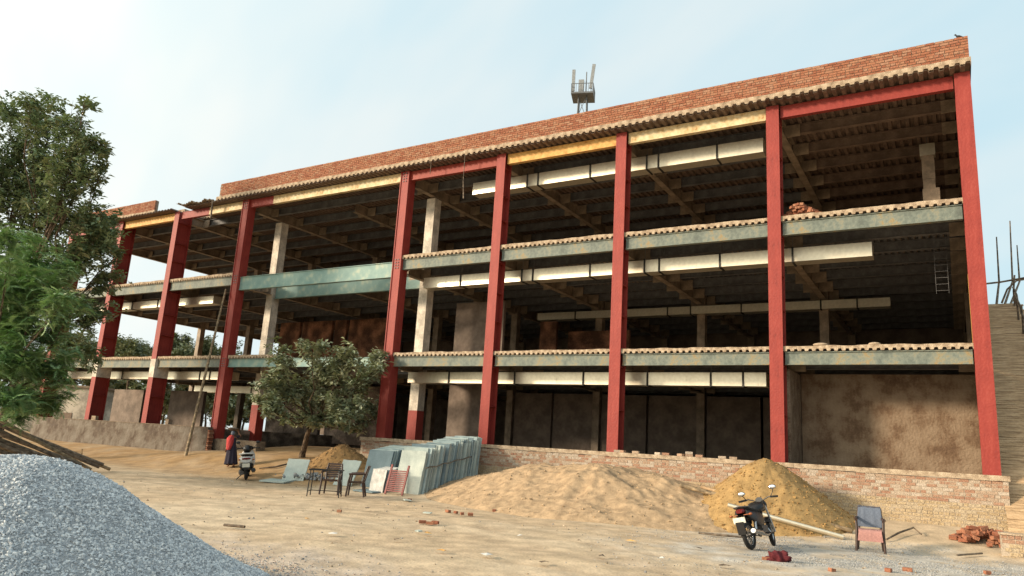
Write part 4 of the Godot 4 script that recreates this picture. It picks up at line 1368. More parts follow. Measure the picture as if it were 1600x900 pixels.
func build_motorcycle() -> void:
	# forward is -z, contact at y = 0
	var b := thing("motorcycle", "black motorcycle leaning on its side stand before the yellow sand heap", "motorcycle", Vector3(-4.20, 0.0, 6.74), -0.10)
	b.rotation = Vector3(0, -0.14, 0.24)
	b.scale = Vector3(1.08, 0.93, 0.93)
	b.position.y = gy(-4.2, 6.7) - 0.015
	wheel(b, Vector3(0, 0.30, 0.62), 0.30, 0.085)
	wheel(b, Vector3(0.02, 0.30, -0.64), 0.30, 0.075, 0.22)
	# frame and swing arm
	var fr := mb()
	tube(fr, [Vector3(0, 0.80, -0.42), Vector3(0, 0.72, -0.1), Vector3(0, 0.68, 0.25), Vector3(0, 0.72, 0.62)], [0.026], 8)
	tube(fr, [Vector3(0, 0.78, -0.42), Vector3(0, 0.40, -0.32), Vector3(0, 0.25, -0.05), Vector3(0, 0.30, 0.15)], [0.024], 8)
	for s in [-1, 1]:
		tube(fr, [Vector3(s * 0.09, 0.36, 0.12), Vector3(s * 0.10, 0.30, 0.62)], [0.024, 0.02], 8)
	put("frame", fin(fr), M.black_plastic, b)
	for s in [-1, 1]:
		put("shock_absorber", rod([Vector3(s * 0.13, 0.33, 0.56), Vector3(s * 0.12, 0.66, 0.40)], [0.03, 0.028], 8), M.chrome, b)
	shape("fuel_tank", [[-0.36, 0.83, 0.07, 0.06], [-0.30, 0.86, 0.14, 0.105], [-0.14, 0.87, 0.16, 0.115], [0.03, 0.83, 0.125, 0.085], [0.10, 0.80, 0.08, 0.05]], M.black_plastic, b)
	shape("seat", [[0.04, 0.79, 0.09, 0.03], [0.12, 0.79, 0.135, 0.045], [0.30, 0.79, 0.145, 0.05], [0.48, 0.82, 0.14, 0.052], [0.68, 0.85, 0.11, 0.045], [0.74, 0.86, 0.06, 0.025]], M.rubber, b)
	for s in [-1, 1]:
		shape("side_panel", [[-0.02, 0.62, 0.03, 0.10, s * 0.12], [0.2, 0.60, 0.04, 0.17, s * 0.13], [0.45, 0.66, 0.035, 0.13, s * 0.125], [0.76, 0.76, 0.02, 0.06, s * 0.10]], M.black_plastic, b, 12)
	# rear fender, plate, lamp
	var fd := mb()
	var rows := []
	for i in 7:
		var a := lerpf(0.55, 2.05, i / 6.0)
		rows.append(ring(Vector3(0, 0.30 + sin(a) * 0.36, 0.62 + cos(a) * 0.36), Vector3(0.075, 0, 0), Vector3(0, 0.012, 0.012), 10, 3.0))
	loft(fd, rows)
	put("rear_fender", fin(fd), M.black_plastic, b)
	var flap := mb()
	bx(flap, Vector3(0, 0.45, 0.955), Vector3(0.15, 0.26, 0.012), Basis(Vector3.RIGHT, 0.12))
	put("mud_flap", fin(flap), M.rubber, b)
	var pl := put("number_plate", box(Vector3(0, 0.615, 0.945), Vector3(0.23, 0.12, 0.012), Basis(Vector3.RIGHT, 0.12)), M.plate, b)
	pl.set_meta("label", "pale blank looking number plate")
	shape("tail_lamp", [[0.70, 0.80, 0.08, 0.045], [0.80, 0.80, 0.085, 0.05], [0.845, 0.79, 0.06, 0.03]], M.lamp_red, b)
	var grab := mb()
	tube(grab, [Vector3(-0.12, 0.83, 0.45), Vector3(-0.135, 0.88, 0.72), Vector3(0, 0.90, 0.82), Vector3(0.135, 0.88, 0.72), Vector3(0.12, 0.83, 0.45)], [0.014], 7)
	put("grab_rail", fin(grab), M.engine, b)
	for s in [-1, 1]:
		var st := mb()
		tube(st, [Vector3(s * 0.06, 0.72, 0.80), Vector3(s * 0.16, 0.72, 0.80)], [0.01], 5)
		ball(st, Vector3(s * 0.19, 0.72, 0.80), Vector3(0.035, 0.028, 0.04))
		put("indicator", fin(st), M.lamp_amber, b)
	# engine and exhaust
	var en := mb()
	bx(en, Vector3(0, 0.36, -0.06), Vector3(0.24, 0.20, 0.34))
	for i in 6: bx(en, Vector3(0, 0.47 + i * 0.026, -0.16), Vector3(0.19, 0.010, 0.19))
	bx(en, Vector3(0, 0.54, -0.16), Vector3(0.13, 0.18, 0.13))
	put("engine", fin(en), M.engine, b)
	var ex := mb()
	tube(ex, [Vector3(0.06, 0.46, -0.27), Vector3(0.12, 0.30, -0.33), Vector3(0.15, 0.25, -0.05), Vector3(0.17, 0.28, 0.25), Vector3(0.18, 0.33, 0.45), Vector3(0.19, 0.38, 0.86)], [0.02, 0.02, 0.022, 0.035, 0.052, 0.048], 10)
	put("exhaust", fin(ex), M.chrome, b)
	var cv := mb()
	bx(cv, Vector3(-0.14, 0.33, 0.35), Vector3(0.03, 0.09, 0.52))
	put("chain_cover", fin(cv), M.black_plastic, b)
	# fork, bars, headlamp, turned to the right
	var F := Basis(Vector3.UP, 0.22)
	var o := Vector3(0, 0, -0.46)
	var fk := mb()
	for s in [-1, 1]:
		tube(fk, [Vector3(0.02, 0.30, -0.64) + F * Vector3(s * 0.085, 0, 0), o + F * Vector3(s * 0.085, 0.88, 0.02)], [0.024, 0.02], 8)
	put("fork", fin(fk), M.chrome, b)
	var ff := mb()
	rows = []
	for i in 7:
		var a := lerpf(0.7, 2.6, i / 6.0)
		rows.append(ring(Vector3(0.02, 0.30 + sin(a) * 0.335, -0.64) + F * Vector3(0, 0, cos(a) * 0.335), F * Vector3(0.06, 0, 0), Vector3(0, 0.01, 0.01), 10, 3.0))
	loft(ff, rows)
	put("front_fender", fin(ff), M.black_plastic, b)
	var hl := mb()
	ball(hl, o + F * Vector3(0, 0.90, -0.12), Vector3(0.12, 0.14, 0.11))
	put("headlamp_cowl", fin(hl), M.black_plastic, b)
	var gg := mb()
	tube(gg, [o + F * Vector3(0.0, 0.98, -0.03), o + F * Vector3(0.0, 1.03, 0.03)], [0.075, 0.07], 14)
	put("instrument", fin(gg), M.engine, b)
	var hb := mb()
	tube(hb, [o + F * Vector3(-0.36, 1.04, 0.16), o + F * Vector3(-0.20, 1.06, 0.06), o + F * Vector3(0, 0.97, 0.02), o + F * Vector3(0.20, 1.06, 0.06), o + F * Vector3(0.36, 1.04, 0.16)], [0.013], 8)
	var bars := put("handlebar", fin(hb), M.engine, b)
	for s in [-1, 1]:
		put("grip", rod([o + F * Vector3(s * 0.24, 1.055, 0.09), o + F * Vector3(s * 0.38, 1.038, 0.17)], [0.02], 8), M.rubber, bars)
		put("brake_lever", rod([o + F * Vector3(s * 0.22, 1.04, 0.03), o + F * Vector3(s * 0.38, 1.02, 0.10)], [0.008], 5), M.chrome, bars)
	for e in [[1, 1.26], [-1, 1.20]]:
		var mm := put("mirror", rod([o + F * Vector3(e[0] * 0.24, 1.06, 0.07), o + F * Vector3(e[0] * 0.30, 1.16, 0.05), o + F * Vector3(e[0] * 0.31, e[1] - 0.04, 0.06)], [0.008], 6), M.black_plastic, b)
		var mg := mb()
		ball(mg, o + F * Vector3(e[0] * 0.31, e[1], 0.045), Vector3(0.075, 0.05, 0.02), F)
		put("mirror_shell", fin(mg), M.black_plastic, mm)
		var gl := mb()
		ball(gl, o + F * Vector3(e[0] * 0.31, e[1], 0.058), Vector3(0.068, 0.043, 0.012), F)
		put("mirror_glass", fin(gl), M.mirror, mm)
	put("side_stand", rod([Vector3(-0.10, 0.28, 0.10), Vector3(-0.22, 0.03, 0.22)], [0.014], 6), M.engine, b)
	var fp := mb()
	for s in [-1, 1]:
		tube(fp, [Vector3(s * 0.10, 0.30, 0.08), Vector3(s * 0.26, 0.30, 0.08)], [0.014], 6)
		tube(fp, [Vector3(s * 0.10, 0.38, 0.42), Vector3(s * 0.24, 0.39, 0.42)], [0.013], 6)
	put("footrests", fin(fp), M.rubber, b)

func build_scooter() -> void:
	var p := Vector3(-22.52, 0, 4.6)
	p.y = gy(p.x, p.z) - 0.012
	var b := thing("scooter", "white and black scooter parked with its tail to the yard near the woman", "scooter", p, 0.84)
	b.rotation = Vector3(0, 0.84, 0.10)
	b.scale = Vector3(1.22, 1.06, 1.06)
	wheel(b, Vector3(0, 0.22, 0.58), 0.22, 0.095)
	wheel(b, Vector3(0, 0.22, -0.66), 0.22, 0.085, 0.1)
	# rear body shells
	shape("rear_body", [[-0.05, 0.52, 0.13, 0.16], [0.10, 0.56, 0.17, 0.20], [0.35, 0.60, 0.21, 0.18], [0.60, 0.63, 0.215, 0.15], [0.78, 0.64, 0.19, 0.12], [0.86, 0.645, 0.13, 0.08]], M.white_shell, b)
	shape("seat", [[-0.10, 0.76, 0.10, 0.03], [0.0, 0.77, 0.15, 0.05], [0.25, 0.79, 0.17, 0.055], [0.55, 0.82, 0.17, 0.055], [0.74, 0.83, 0.13, 0.045], [0.80, 0.83, 0.07, 0.02]], M.rubber, b)
	var g := mb()
	tube(g, [Vector3(-0.17, 0.80, 0.42), Vector3(-0.19, 0.84, 0.74), Vector3(0, 0.86, 0.90), Vector3(0.19, 0.84, 0.74), Vector3(0.17, 0.80, 0.42)], [0.02], 8)
	put("grab_rail", fin(g), M.white_shell, b)
	shape("tail_lamp", [[0.80, 0.69, 0.13, 0.035], [0.875, 0.69, 0.12, 0.032], [0.90, 0.69, 0.08, 0.02]], M.lamp_red, b)
	shape("rear_lower_shell", [[0.45, 0.44, 0.20, 0.12], [0.66, 0.46, 0.20, 0.11], [0.84, 0.45, 0.17, 0.10], [0.90, 0.42, 0.10, 0.08]], M.black_plastic, b)
	var pl := put("number_plate", box(Vector3(0, 0.48, 0.935), Vector3(0.20, 0.12, 0.012), Basis(Vector3.RIGHT, 0.2)), M.plate, b)
	pl.set_meta("label", "white number plate on the scooter tail")
	for s in [-1, 1]:
		var st := mb()
		ball(st, Vector3(s * 0.19, 0.66, 0.80), Vector3(0.03, 0.03, 0.06))
		put("indicator", fin(st), M.lamp_amber, b)
	shape("engine_case", [[0.15, 0.27, 0.08, 0.09, -0.12], [0.40, 0.25, 0.09, 0.10, -0.13], [0.68, 0.24, 0.06, 0.07, -0.12]], M.engine, b)
	put("exhaust", rod([Vector3(0.16, 0.26, 0.20), Vector3(0.19, 0.28, 0.45), Vector3(0.20, 0.33, 0.84)], [0.03, 0.065, 0.06], 10), M.black_plastic, b)
	var fl := mb()
	bx(fl, Vector3(0, 0.30, -0.28), Vector3(0.34, 0.06, 0.50))
	put("floorboard", fin(fl), M.black_plastic, b)
	var sh := mb()
	var rings := []
	for e in [[0.32, 0.16, -0.46], [0.55, 0.21, -0.54], [0.78, 0.20, -0.56], [0.93, 0.13, -0.53]]:
		rings.append(ring(Vector3(0, e[0], e[2]), Vector3(e[1], 0, 0), Vector3(0, 0, 0.06), 16, 2.6))
	rings.reverse()
	loft(sh, rings)
	put("front_shield", fin(sh), M.white_shell, b)
	var fn := mb()
	rings = []
	for i in 7:
		var a := lerpf(0.4, 2.5, i / 6.0)
		rings.append(ring(Vector3(0, 0.22 + sin(a) * 0.26, -0.66 + cos(a) * 0.26), Vector3(0.07, 0, 0), Vector3(0, 0.012, 0.012), 10, 3.0))
	loft(fn, rings)
	put("front_fender", fin(fn), M.white_shell, b)
	put("steering_column", rod([Vector3(0, 0.22, -0.66), Vector3(0, 0.98, -0.46)], [0.035, 0.03], 8), M.engine, b)
	var hc := mb()
	ball(hc, Vector3(0, 1.0, -0.46), Vector3(0.17, 0.09, 0.10))
	put("handlebar_cowl", fin(hc), M.black_plastic, b)
	for s in [-1, 1]:
		put("grip", rod([Vector3(s * 0.15, 1.01, -0.43), Vector3(s * 0.33, 1.0, -0.36)], [0.022], 8), M.rubber, b)
		var mr := put("mirror", rod([Vector3(s * 0.18, 1.03, -0.44), Vector3(s * 0.27, 1.17, -0.44)], [0.008], 5), M.black_plastic, b)
		var ms := mb()
		ball(ms, Vector3(s * 0.28, 1.20, -0.44), Vector3(0.065, 0.045, 0.02))
		put("mirror_glass", fin(ms), M.black_plastic, mr)
	put("stand", rod([Vector3(-0.10, 0.2, 0.30), Vector3(-0.27, 0.02, 0.42)], [0.014], 6), M.engine, b)
	# helmet left on the seat
	var hp := b.transform * Vector3(0.0, 1.02, 0.12)
	var h := thing("helmet", "black helmet resting on the scooter seat", "helmet", hp - Vector3(0, 0.19, 0), 0.84)
	var hs := mb()
	ball(hs, Vector3(0, 0.15, 0), Vector3(0.145, 0.15, 0.17), Basis.IDENTITY, 18, 12)
	put("shell", fin(hs), M.black_plastic, h)
	var vs := mb()
	ball(vs, Vector3(0, 0.14, -0.05), Vector3(0.135, 0.07, 0.135), Basis.IDENTITY, 16, 8)
	put("visor", fin(vs), M.visor, h)

# ------------------------------------------------------------------ furniture
func armchair(label: String, pos: Vector3, turn: float, m: Material, group := "") -> Node3D:
	# moulded garden armchair, front is +z
	var c := thing("plastic_armchair", label, "chair", pos, turn, group)
	for s in [-1, 1]:
		put("leg", rod([Vector3(s * 0.27, 0.0, 0.25), Vector3(s * 0.25, 0.42, 0.21), Vector3(s * 0.26, 0.63, 0.17)], [0.026, 0.03, 0.026], 8), m, c)
		put("leg", rod([Vector3(s * 0.25, 0.0, -0.27), Vector3(s * 0.21, 0.42, -0.19)], [0.026, 0.032], 8), m, c)
		put("armrest", rod([Vector3(s * 0.26, 0.635, 0.21), Vector3(s * 0.28, 0.65, 0.0), Vector3(s * 0.24, 0.66, -0.23)], [0.03, 0.034, 0.028], 8), m, c)
	var st := mb()
	var rings := []
	for e in [[0.385, 0.205, 0.21], [0.395, 0.235, 0.235], [0.42, 0.24, 0.24], [0.425, 0.22, 0.22]]:
		rings.append(ring(Vector3(0, e[0], 0.01), Vector3(e[1], 0, 0), Vector3(0, 0, e[2]), 24, 5.0))
	rings.reverse()
	loft(st, rings, true, false)
	put("seat", fin(st), m, c)
	var bk := Basis(Vector3.RIGHT, -0.24)
	var b := put("backrest", box(Vector3(0, 0.865, -0.318), Vector3(0.40, 0.05, 0.03), bk), m, c)
	for s in [-1, 1]:
		put("back_post", rod([Vector3(s * 0.215, 0.40, -0.19), Vector3(s * 0.235, 0.66, -0.255), Vector3(s * 0.20, 0.885, -0.325)], [0.03, 0.028, 0.024], 8), m, b)
	for i in 6:
		put("back_slat", box(Vector3(0, 0.50 + i * 0.060, -0.222 - i * 0.0165), Vector3(0.40, 0.048, 0.016), bk), m, b)
	return c

func drape(w: float, path: Array, folds: float, seed_v: int) -> ArrayMesh:
	# cloth strip following a side profile (y, z), with folds across its width, 6 mm thick
	var st := mb()
	var n := 26
	for side in 2:
		st.set_smooth_group(side + 1)
		for j in path.size() - 1:
			for i in n:
				var q := []
				for e in [[0, 0], [0, 1], [1, 1], [1, 0]]:
					var k: int = j + e[0]
					var u: float = (i + e[1]) / float(n)
					var a: Vector2 = path[k]
					var fall := float(k) / (path.size() - 1)
					var f := folds * noise.get_noise_2d(u * 260.0, seed_v * 40.0 + k * 12.0)
					q.append(Vector3((u - 0.5) * w * (1.0 + 0.05 * sin(k * 1.3)), a.x + 0.4 * folds * noise.get_noise_2d(u * 160.0, seed_v * 9.0 + 200.0) * (1.0 if k == path.size() - 1 or k == 0 else 0.2), a.y + f + (0.006 if side == 0 else 0.0)))
				if side == 0: quad(st, q[0], q[1], q[2], q[3])
				else: quad(st, q[3], q[2], q[1], q[0])
	return fin(st)

func build_furniture() -> void:
	var cp := Vector3(-2.36, gy(-2.36, 5.0) - 0.005, 5.0)
	armchair("dark brown plastic armchair with grey and pink cloths before the brick wall", cp, 0.10, M.brown_plastic)
	var g := put("grey_towel", drape(0.46, [Vector2(0.50, -0.36), Vector2(0.70, -0.345), Vector2(0.86, -0.35), Vector2(0.905, -0.33), Vector2(0.86, -0.285), Vector2(0.72, -0.245), Vector2(0.58, -0.205), Vector2(0.48, -0.18)], 0.020, 3), M.cloth_grey, self, cp, Basis(Vector3.UP, 0.10))
	tag(g, "grey towel hung over the back of the brown armchair", "towel")
	var k := put("pink_cloth", drape(0.46, [Vector2(0.446, -0.15), Vector2(0.444, 0.0), Vector2(0.444, 0.15), Vector2(0.44, 0.24), Vector2(0.40, 0.275), Vector2(0.30, 0.28), Vector2(0.22, 0.285)], 0.010, 8), M.cloth_pink, self, cp, Basis(Vector3.UP, 0.10))
	tag(k, "pink cloth spread over the seat of the brown armchair", "cloth")
	var p2 := Vector3(-16.72, -0.005, 6.35)
	armchair("dark brown plastic armchair pushed up behind the small table", p2, 0.55, M.brown_plastic, "armchairs by the table")
	var p3 := Vector3(-16.12, -0.005, 5.95)
	p3 = Vector3(-15.95, -0.005, 6.1)
	armchair("dark brown plastic armchair standing sideways beside the small table and slates", p3, -0.95, M.brown_plastic, "armchairs by the table")
	# table
	var t := thing("small_table", "small dark metal framed table standing in front of the armchairs", "table", Vector3(-16.2, -0.005, 7.12), 0.62)
	put("tabletop", box(Vector3(0, 0.735, 0), Vector3(0.92, 0.03, 0.55)), M.black_plastic, t)
	for sx in [-1, 1]:
		for sz in [-1, 1]:
			put("leg", rod([Vector3(sx * 0.44, 0.0, sz * 0.26), Vector3(sx * 0.41, 0.72, sz * 0.23)], [0.016], 6), M.black_plastic, t)
		put("foot_rail", rod([Vector3(sx * 0.435, 0.14, -0.25), Vector3(sx * 0.435, 0.14, 0.25)], [0.013], 6), M.black_plastic, t)
	put("stretcher", rod([Vector3(-0.435, 0.14, -0.25), Vector3(0.435, 0.14, -0.25)], [0.013], 6), M.black_plastic, t)

# ------------------------------------------------------------------ person
func net_body(st: SurfaceTool, bones: Array, cell: float, k: float) -> void:
	# surface nets over a smooth union of tapered capsules [a, b, ra, rb]
	var lo := Vector3.ONE * 1e9; var hi := -lo
	for b in bones:
		for e in [[b[0], b[2]], [b[1], b[3]]]:
			lo = lo.min(e[0] - Vector3.ONE * (e[1] + 3 * cell)); hi = hi.max(e[0] + Vector3.ONE * (e[1] + 3 * cell))
	var nx := int((hi.x - lo.x) / cell) + 2; var ny := int((hi.y - lo.y) / cell) + 2; var nz := int((hi.z - lo.z) / cell) + 2
	var F := PackedFloat32Array()
	F.resize(nx * ny * nz)
	F.fill(0.0)
	# accumulate exp(-k d) near each bone: a smooth minimum
	for b in bones:
		var A: Vector3 = b[0]; var Bv: Vector3 = b[1]; var ra: float = b[2]; var rb: float = b[3]
		var pad := maxf(ra, rb) + cell * 3 + 0.04
		var l2 := A.min(Bv) - Vector3.ONE * pad - lo; var h2 := A.max(Bv) + Vector3.ONE * pad - lo
		var ab := Bv - A
		var dd := maxf(ab.length_squared(), 1e-9)
		for z in range(maxi(0, int(l2.z / cell)), mini(nz, int(h2.z / cell) + 1)):
			for y in range(maxi(0, int(l2.y / cell)), mini(ny, int(h2.y / cell) + 1)):
				for x in range(maxi(0, int(l2.x / cell)), mini(nx, int(h2.x / cell) + 1)):
					var p := lo + Vector3(x, y, z) * cell
					var t := clampf((p - A).dot(ab) / dd, 0, 1)
					var d := (p - A - ab * t).length() - lerpf(ra, rb, t)
					F[(z * ny + y) * nx + x] += exp(-k * d)
	var V := {}
	var vs := PackedVector3Array()
	var idx := PackedInt32Array()
	for z in nz - 1:
		for y in ny - 1:
			for x in nx - 1:
				var i0 := (z * ny + y) * nx + x
				var m := 0
				for c in 8:
					if F[i0 + (c & 1) + ((c >> 1) & 1) * nx + (c >> 2) * nx * ny] > 1.0: m += 1
				if m == 0 or m == 8: continue
				var s := Vector3.ZERO; var n := 0
				for c in 8:
					for ax in 3:
						if c & (1 << ax): continue
						var c2 := c | (1 << ax)
						var fa := F[i0 + (c & 1) + ((c >> 1) & 1) * nx + (c >> 2) * nx * ny]
						var fb := F[i0 + (c2 & 1) + ((c2 >> 1) & 1) * nx + (c2 >> 2) * nx * ny]
						if (fa > 1.0) != (fb > 1.0):
							var da := -log(maxf(fa, 1e-12)); var db := -log(maxf(fb, 1e-12))
							var q := da / (da - db)
							var pa := Vector3(c & 1, (c >> 1) & 1, c >> 2); var pb := Vector3(c2 & 1, (c2 >> 1) & 1, c2 >> 2)
							s += pa.lerp(pb, q); n += 1
				V[i0] = vs.size()
				vs.append(lo + (Vector3(x, y, z) + s / n) * cell)
	st.set_smooth_group(1)
	for i0 in V:
		var x: int = i0 % nx; var y: int = (i0 / nx) % ny; var z: int = i0 / (nx * ny)
		var ins := F[i0] > 1.0
		for ax in 3:
			var step: int = [1, nx, nx * ny][ax]
			if (F[i0 + step] > 1.0) == ins: continue
			var u: int = [nx, nx * ny, 1][ax]; var v: int = [nx * ny, 1, nx][ax]
			var q := [i0, i0 - u, i0 - u - v, i0 - v]
			if not (V.has(q[1]) and V.has(q[2]) and V.has(q[3])): continue
			var a := vs[V[q[0]]]; var b := vs[V[q[1]]]; var c := vs[V[q[2]]]; var d := vs[V[q[3]]]
			if ins: quad(st, a, d, c, b)
			else: quad(st, a, b, c, d)

func build_person() -> void:
	# woman walking away with a pan of rubble on her head, one arm raised to steady it; faces -z locally
	var x := -25.1; var z := 3.3
	var p := thing("person", "person in dark long dress and red scarf carrying a pan on the head", "person", Vector3(x, gy(x, z), z), 1.15)
	var bones := [
		[Vector3(0, 0.92, 0), Vector3(0, 1.02, -0.01), 0.15, 0.135], [Vector3(0, 1.02, -0.01), Vector3(0, 1.26, -0.04), 0.125, 0.14],
		[Vector3(-0.14, 1.30, -0.04), Vector3(0.14, 1.30, -0.04), 0.065, 0.065], [Vector3(0, 1.30, -0.04), Vector3(0, 1.42, -0.05), 0.055, 0.05],
		[Vector3(0, 1.46, -0.06), Vector3(0, 1.54, -0.06), 0.075, 0.085], [Vector3(0, 1.46, -0.09), Vector3(0, 1.43, -0.12), 0.055, 0.04], [Vector3(0, 1.49, -0.14), Vector3(0, 1.47, -0.165), 0.014, 0.016],
		[Vector3(-0.085, 1.49, -0.05), Vector3(-0.09, 1.47, -0.05), 0.016, 0.014], [Vector3(0.085, 1.49, -0.05), Vector3(0.09, 1.47, -0.05), 0.016, 0.014],
		[Vector3(-0.09, 0.90, 0), Vector3(-0.10, 0.50, -0.08), 0.10, 0.065], [Vector3(-0.10, 0.50, -0.08), Vector3(-0.10, 0.09, 0.02), 0.062, 0.04], [Vector3(-0.10, 0.05, 0.03), Vector3(-0.11, 0.035, -0.14), 0.04, 0.03],
		[Vector3(0.09, 0.90, 0), Vector3(0.10, 0.50, 0.04), 0.10, 0.065], [Vector3(0.10, 0.50, 0.04), Vector3(0.10, 0.09, 0.16), 0.062, 0.04], [Vector3(0.10, 0.05, 0.17), Vector3(0.11, 0.035, 0.0), 0.04, 0.03],
		[Vector3(-0.17, 1.30, -0.04), Vector3(-0.23, 1.05, -0.02), 0.052, 0.042], [Vector3(-0.23, 1.05, -0.02), Vector3(-0.22, 0.82, -0.10), 0.04, 0.028],
		[Vector3(0.17, 1.30, -0.04), Vector3(0.33, 1.42, -0.06), 0.05, 0.042], [Vector3(0.33, 1.42, -0.06), Vector3(0.24, 1.60, -0.07), 0.04, 0.028]]
	for h in [[Vector3(-0.22, 0.82, -0.10), Vector3(0, -1, -0.25)], [Vector3(0.24, 1.60, -0.07), Vector3(-0.35, 0.9, -0.1)]]:
		var w: Vector3 = h[0]; var d: Vector3 = h[1].normalized()
		var s := d.cross(Vector3(0.3, 0.2, 1)).normalized()
		bones.append([w, w + d * 0.075, 0.03, 0.034])
		for f in 4:
			var o := s * (f - 1.5) * 0.021
			var fl: float = [0.065, 0.075, 0.072, 0.055][f]
			bones.append([w + d * 0.08 + o, w + d * (0.085 + fl) + o * 1.4 + Vector3(0, 0, -0.015), 0.0115, 0.009])
		bones.append([w + d * 0.03 + s * 0.03, w + d * 0.07 + s * 0.07, 0.013, 0.010])
	var st := mb()
	net_body(st, bones, 0.0145, 90.0)
	put("body", fin(st), M.skin, p)
	# long dress: bodice and skirt
	var sk := mb()
	var rings := []
	for e in [[0.10, 0.27, 0.30, 0.03], [0.30, 0.255, 0.28, 0.02], [0.60, 0.225, 0.24, 0.0], [0.85, 0.195, 0.19, 0.0], [1.00, 0.165, 0.155, -0.01], [1.14, 0.165, 0.15, -0.03], [1.28, 0.175, 0.14, -0.04], [1.36, 0.10, 0.09, -0.045]]:
		var r := ring(Vector3(0, e[0], e[3]), Vector3(e[1], 0, 0), Vector3(0, 0, e[2]), 36)
		for i in r.size():
			var f := (1.0 - clampf((e[0] - 0.1) / 0.9, 0, 1)) * 0.035 * sin(i * TAU / 36.0 * 9.0 + e[0])
			r[i] += (r[i] - Vector3(0, e[0], e[3])).normalized() * f
		rings.append(r)
	rings.reverse()
	loft(sk, rings, false)
	put("dress", fin(sk), M.dress, p)
	for e in [[Vector3(-0.15, 1.31, -0.04), Vector3(-0.22, 1.07, -0.02)], [Vector3(0.15, 1.31, -0.04), Vector3(0.30, 1.41, -0.06)]]:
		put("sleeve", rod([e[0], e[0].lerp(e[1], 0.5), e[1]], [0.072, 0.064, 0.056], 12), M.dress, p)
	# scarf over the head and down the back
	var sc := mb()
	rings = []
	for e in [[1.42, 0.075, 0.07, -0.03], [1.38, 0.13, 0.11, -0.015], [1.28, 0.20, 0.16, -0.02], [1.12, 0.19, 0.16, 0.03], [0.95, 0.17, 0.15, 0.09], [0.80, 0.12, 0.12, 0.15], [0.72, 0.08, 0.06, 0.19]]:
		var r := ring(Vector3(-0.06 - 0.20 * (1.42 - e[0]), e[0], e[3]), Vector3(e[1] * 0.82, 0, 0), Vector3(0, 0, e[2]), 24)
		for i in r.size():
			r[i] += (r[i] - Vector3(0, e[0], e[3])).normalized() * 0.012 * sin(i * 2.1 + e[0] * 14.0)
		rings.append(r)
	loft(sc, rings, false)
	put("scarf", fin(sc), M.scarf, p)
	var hr := mb()
	ball(hr, Vector3(0, 1.52, -0.035), Vector3(0.098, 0.12, 0.104))
	put("head_cloth", fin(hr), M.cloth_grey, p)
	p.rotation = Vector3(-0.16, 1.15, 0.0)
	p.scale = Vector3.ONE * 0.86
	for s in [-1, 1]:
		var ey := mb()
		ball(ey, Vector3(s * 0.032, 1.51, -0.142), Vector3(0.012, 0.008, 0.008), Basis.IDENTITY, 8, 6)
		put("eye", fin(ey), M.hair, p)
	# pan with rubble
	var pn := thing("headload_pan", "shallow metal pan of rubble balanced on the head of the person", "pan", p.transform * Vector3(0, 1.632, -0.05), 1.15)
	var ps := mb()
	rings = []
	for e in [[0.0, 0.10], [0.012, 0.14], [0.09, 0.24], [0.10, 0.245], [0.092, 0.232], [0.03, 0.14], [0.03, 0.01]]:
		rings.append(ring(Vector3(0, e[0], 0), Vector3(e[1], 0, 0), Vector3(0, 0, e[1]), 26))
	rings.reverse()
	loft(ps, rings, true)
	put("bowl", fin(ps), M.pan, pn)
	var xf := []; var cc := []
	for i in 60:
		var a := rng.randf() * TAU; var r := sqrt(rng.randf()) * 0.19
		xf.append(stone_xf(Vector3(cos(a) * r, 0.07 + 0.06 * (1.0 - r / 0.2), sin(a) * r), rng.randf_range(0.02, 0.04)))
		cc.append([Color(0.3, 0.27, 0.24), Color(0.22, 0.2, 0.18)][i % 2])
	stones("rubble", xf, cc, pn).set_meta("kind", "stuff")

# ------------------------------------------------------------------ small things
func on_ground(px: float, py: float) -> Vector3:
	var d := (at(px, py, 1.0) - cam_pos)
	var t := 3.0
	while t < 80.0:
		var q := cam_pos + d * t
		if q.y <= gy(q.x, q.z): return Vector3(q.x, gy(q.x, q.z), q.z)
		t += 0.02
	return cam_pos + d * t

func sack_mesh(a: float, b: float, c: float) -> ArrayMesh:
	var st := mb()
	ball(st, Vector3.ZERO, Vector3(a, b, c), Basis.IDENTITY, 14, 8)
	return fin(st)

